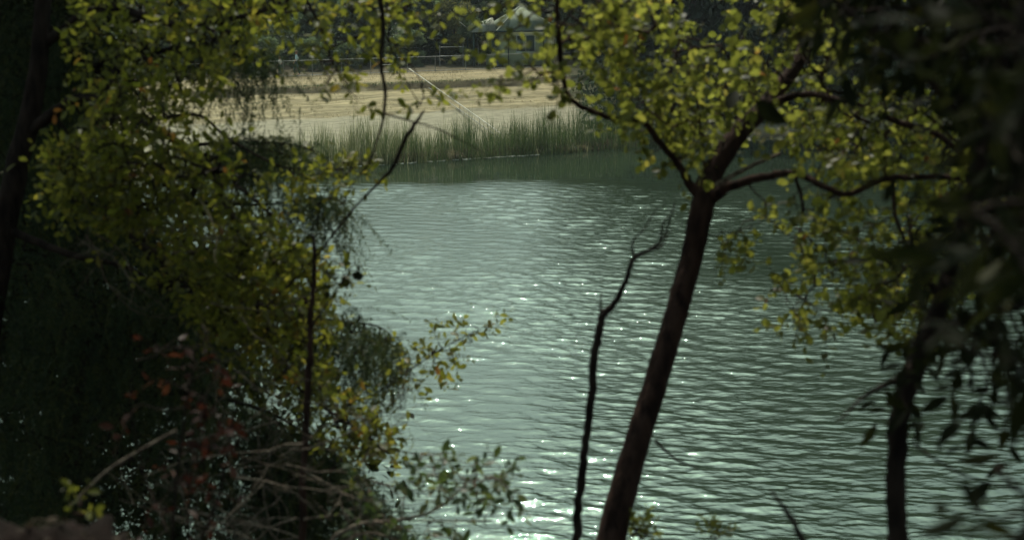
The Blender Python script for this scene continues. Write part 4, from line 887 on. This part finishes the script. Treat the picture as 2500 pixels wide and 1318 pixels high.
# small sprigs poking up at the bottom
for pxa, lb, nn2 in ((1560, 'sunlit yellow-green sprig at the foot of the leaning trunk', 20), (1745, 'sunlit yellow-green sprig standing alone right of the leaning trunk', 13), (195, 'tiny yellow-green sprig growing by the brown earth mound', 4)):
    dd = 5.2 if pxa > 400 else 3.6; yy = 1275 if pxa > 400 else 1215
    q = P(pxa, 1700, dd); sp = empty('leafy_sprig', (q[0], q[1], float(ground(q[0], q[1]))), lb, 'sprig', 'yellow-green sprigs rising from below')
    b_ = branch(sp, [(pxa - 10, 2000, dd, .005), (pxa - 5, 1450, dd, .004), (pxa, yy + 60, dd, .003), (pxa + 5, yy, dd, .001)], M['bark'], 'stem', 5)
    wd_ = 38 if pxa == 1560 else 26
    sd_ = sample([([(pxa - wd_, yy + 45), (pxa - 18, yy), (pxa + 20, yy - 12), (pxa + wd_, yy + 45)], nn2, dd - .1, dd + .15, -.9)])
    add_leafy(sp, b_, sd_, .06, 7, .030, 'obovate', M['leaf'], M['bark'], -.6, .4)

# ------------------------------------------------------------------ hanging dead vine and broken branch, top centre
t10 = empty('hanging_vine', tuple(P(930, -300, 5.0)), 'dark bare vine hanging from the top left of centre', 'vine')
branch(t10, [(900, -500, 5.0, .012), (925, -60, 5.0, .010), (935, 60, 5.0, .009), (930, 150, 5.0, .007), (940, 220, 5.0, .0065), (938, 280, 5.0, .006)], M['bark_dark'], 'stem', 8)
branch(t10, [(938, 280, 5.0, .0045), (925, 330, 5.0, .004), (900, 400, 5.0, .003), (860, 450, 5.0, .0022), (830, 510, 5.0, .0012)], M['bark_dark'], 'twig', 6)
branch(t10, [(938, 278, 5.0, .0045), (1000, 295, 5.05, .0035), (1060, 312, 5.1, .003), (1120, 340, 5.1, .0022), (1200, 385, 5.1, .001)], M['bark_dark'], 'twig', 6)
t11 = empty('broken_branch', tuple(P(700, 900, 5.6)), 'bare broken branch slanting up to a snapped tip over the reeds', 'branch')
branch(t11, [(640, 760, 5.8, .006), (760, 640, 5.7, .0045), (850, 525, 5.6, .004), (920, 450, 5.5, .005), (957, 412, 5.4, .008), (985, 350, 5.35, .0085), (1015, 300, 5.3, .007), (1036, 270, 5.3, .003)], M['bark_dark'], 'stem', 8, 8, .2, .3)
branch(t11, [(957, 412, 5.4, .004), (900, 470, 5.4, .003), (850, 530, 5.4, .002), (823, 590, 5.4, .001)], M['bark_dark'], 'twig', 5)
t12 = empty('dead_stump', tuple(P(757, 1000, 5.2)), 'upright dark broken stem standing out against the left foliage', 'stem')
branch(t12, [(720, 1900, 5.3, .016), (745, 1100, 5.3, .013), (757, 860, 5.3, .012), (757, 780, 5.3, .011), (766, 690, 5.3, .009), (765, 590, 5.3, .007), (762, 572, 5.3, .002)], M['bark'], 'stem', 9, 8, .2, .35)

t15 = empty('dark_leaved_twig', tuple(P(770, 780, 5.0)), 'short twig with a few big near-black leaves against the water, beside the left foliage', 'twig')
k_ = branch(t15, [(765, 790, 5.1, .005), (800, 740, 5.05, .0035), (835, 690, 5.0, .0025), (866, 640, 5.0, .001)], M['bark_dark'], 'stem', 6)
add_leafy(t15, k_, np.array([P(868, 640, 5.0), P(850, 662, 5.0), P(838, 668, 5.02), P(812, 700, 5.0), P(822, 690, 5.0), P(880, 765, 5.05)]), .045, 4, .042, 'round', M['leaf_dark'], M['bark_dark'], .2, .1)
# ------------------------------------------------------------------ tangle of pale dead twigs, lower left, and earth mound
t13 = empty('dead_brushwood', (-.9, 5.2, float(ground(-.9, 5.2))), 'tangle of pale dead twigs under the left foliage', 'brushwood')
base = np.array(t13.location); mb = MB()
def wander(px, py, d, dx, dy, L, r0, depth=0):
    q = P(px, py, d); dr = unit(np.array([dx, rng.normal(0, .4), -dy])); pts = [q]; n_ = 9
    for _ in range(n_):
        dr = unit(dr + rng.normal(0, .17, 3)); pts.append(pts[-1] + dr * L / n_)
    pts = np.array(pts); mb.tube(pts - base, np.linspace(r0, r0 * .4, len(pts)), 5, caps=False)
    if depth < 2:
        for _ in range(rng.integers(2, 5)):
            k = rng.integers(2, 9); a, b, c = proj(pts[k]); s_ = unit(dr + rng.normal(0, .7, 3)); wander(float(a), float(b), float(c), s_[0], -s_[2], L * rng.uniform(.3, .6), r0 * .55, depth + 1)
for _ in range(26):
    wander(rng.uniform(560, 800), rng.uniform(1000, 1318), rng.uniform(4.8, 6.2), rng.choice([-1, 1]) * rng.uniform(.5, 1), rng.uniform(-.4, .7), rng.uniform(.35, .7), rng.uniform(.002, .004))
for _ in range(11):
    wander(rng.uniform(180, 520), rng.uniform(400, 640), rng.uniform(5.2, 6.0), rng.uniform(.4, 1), rng.uniform(0, .7), rng.uniform(.3, .55), rng.uniform(.0022, .004))
for _ in range(10):
    wander(rng.uniform(420, 700), rng.uniform(700, 950), rng.uniform(5.2, 6.0), rng.uniform(.4, 1), rng.uniform(0, .7), rng.uniform(.25, .5), rng.uniform(.0015, .003))
mb.tube(path3([(170, 1235, 4.2, .004), (260, 1150, 4.2, .0045), (340, 1100, 4.2, .003), (430, 1050, 4.2, .001)])[0] - base, .0045, 6)
o = mb.build('twigs', M['bark_pale'], t13, True); o['kind'] = 'stuff'
me_p = P(60, 1590, 2.9)
nu, nv = 110, 55; U, Vv = np.meshgrid(np.linspace(0, 2 * math.pi, nu, False), np.linspace(0, math.pi / 2, nv))
rx, ry, rz_ = .27, .4, .21
Xm = rx * np.cos(U) * np.cos(Vv); Ym = ry * np.sin(U) * np.cos(Vv); Zm = rz_ * np.sin(Vv)
for j in range(nv):
    for i in range(nu):
        f = 1 + .42 * fbm(Xm[j, i], Ym[j, i], Zm[j, i], 5.5, 6); Xm[j, i] *= f; Ym[j, i] *= f; Zm[j, i] *= f
Zm[0] -= .9
i0 = np.arange(nv - 1)[:, None] * nu; jj = np.arange(nu)[None]; F = np.stack([i0 + jj, i0 + (jj + 1) % nu, i0 + nu + (jj + 1) % nu, i0 + nu + jj], -1).reshape(-1, 4)
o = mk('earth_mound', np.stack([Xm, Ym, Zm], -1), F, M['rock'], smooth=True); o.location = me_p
tag(o, 'dark reddish-brown earth mound at the bottom left corner', 'earth mound')

# ------------------------------------------------------------------ air
hz_m = bpy.data.materials.new('haze'); hz_m.use_nodes = True; n = hz_m.node_tree; n.nodes.clear()
o_ = n.nodes.new('ShaderNodeOutputMaterial'); pv = n.nodes.new('ShaderNodeVolumePrincipled'); pv.inputs['Density'].default_value = .00018
pv.inputs['Color'].default_value = (.80, .90, 1.0, 1); pv.inputs['Anisotropy'].default_value = .3
n.links.new(pv.outputs[0], o_.inputs['Volume'])
hb = MB().box((0, 260, 28), (1860, 1320, 64)).build('haze', hz_m); tag(hb, 'thin pale air haze over the pond and bank', 'haze', kind='stuff')

# fallen leaves lying on the earth mound and bank beside it
n_ = 150; a_ = rng.uniform(0, 6.28, n_); q_ = np.sqrt(rng.random(n_)); lx = me_p[0] + .30 * q_ * np.cos(a_); ly = me_p[1] + .42 * q_ * np.sin(a_)
lz = me_p[2] + .22 * np.sqrt(np.clip(1 - q_ ** 2, 0, 1)) + .01
fr = leaf_frames(np.stack([lx, ly, lz], 1), unit(rng.normal(0, 1, (n_, 3)) * [1, 1, .2]), unit(rng.normal(0, .3, (n_, 3)) + [0, 0, 1]), rng.uniform(.018, .035, n_)); V0, F0 = LEAVES['oval']
V = np.einsum('nij,vj->nvi', fr, V0) + np.stack([lx, ly, lz], 1)[:, None]
o = mk('leaf_litter', V, (np.arange(n_)[:, None, None] * len(V0) + F0[None]).reshape(-1, 4), M['thatch'], tint=np.repeat(rng.random(n_) * .25, len(V0)))
tag(o, 'small brown fallen leaves scattered over the earth mound', 'leaf litter', kind='stuff')
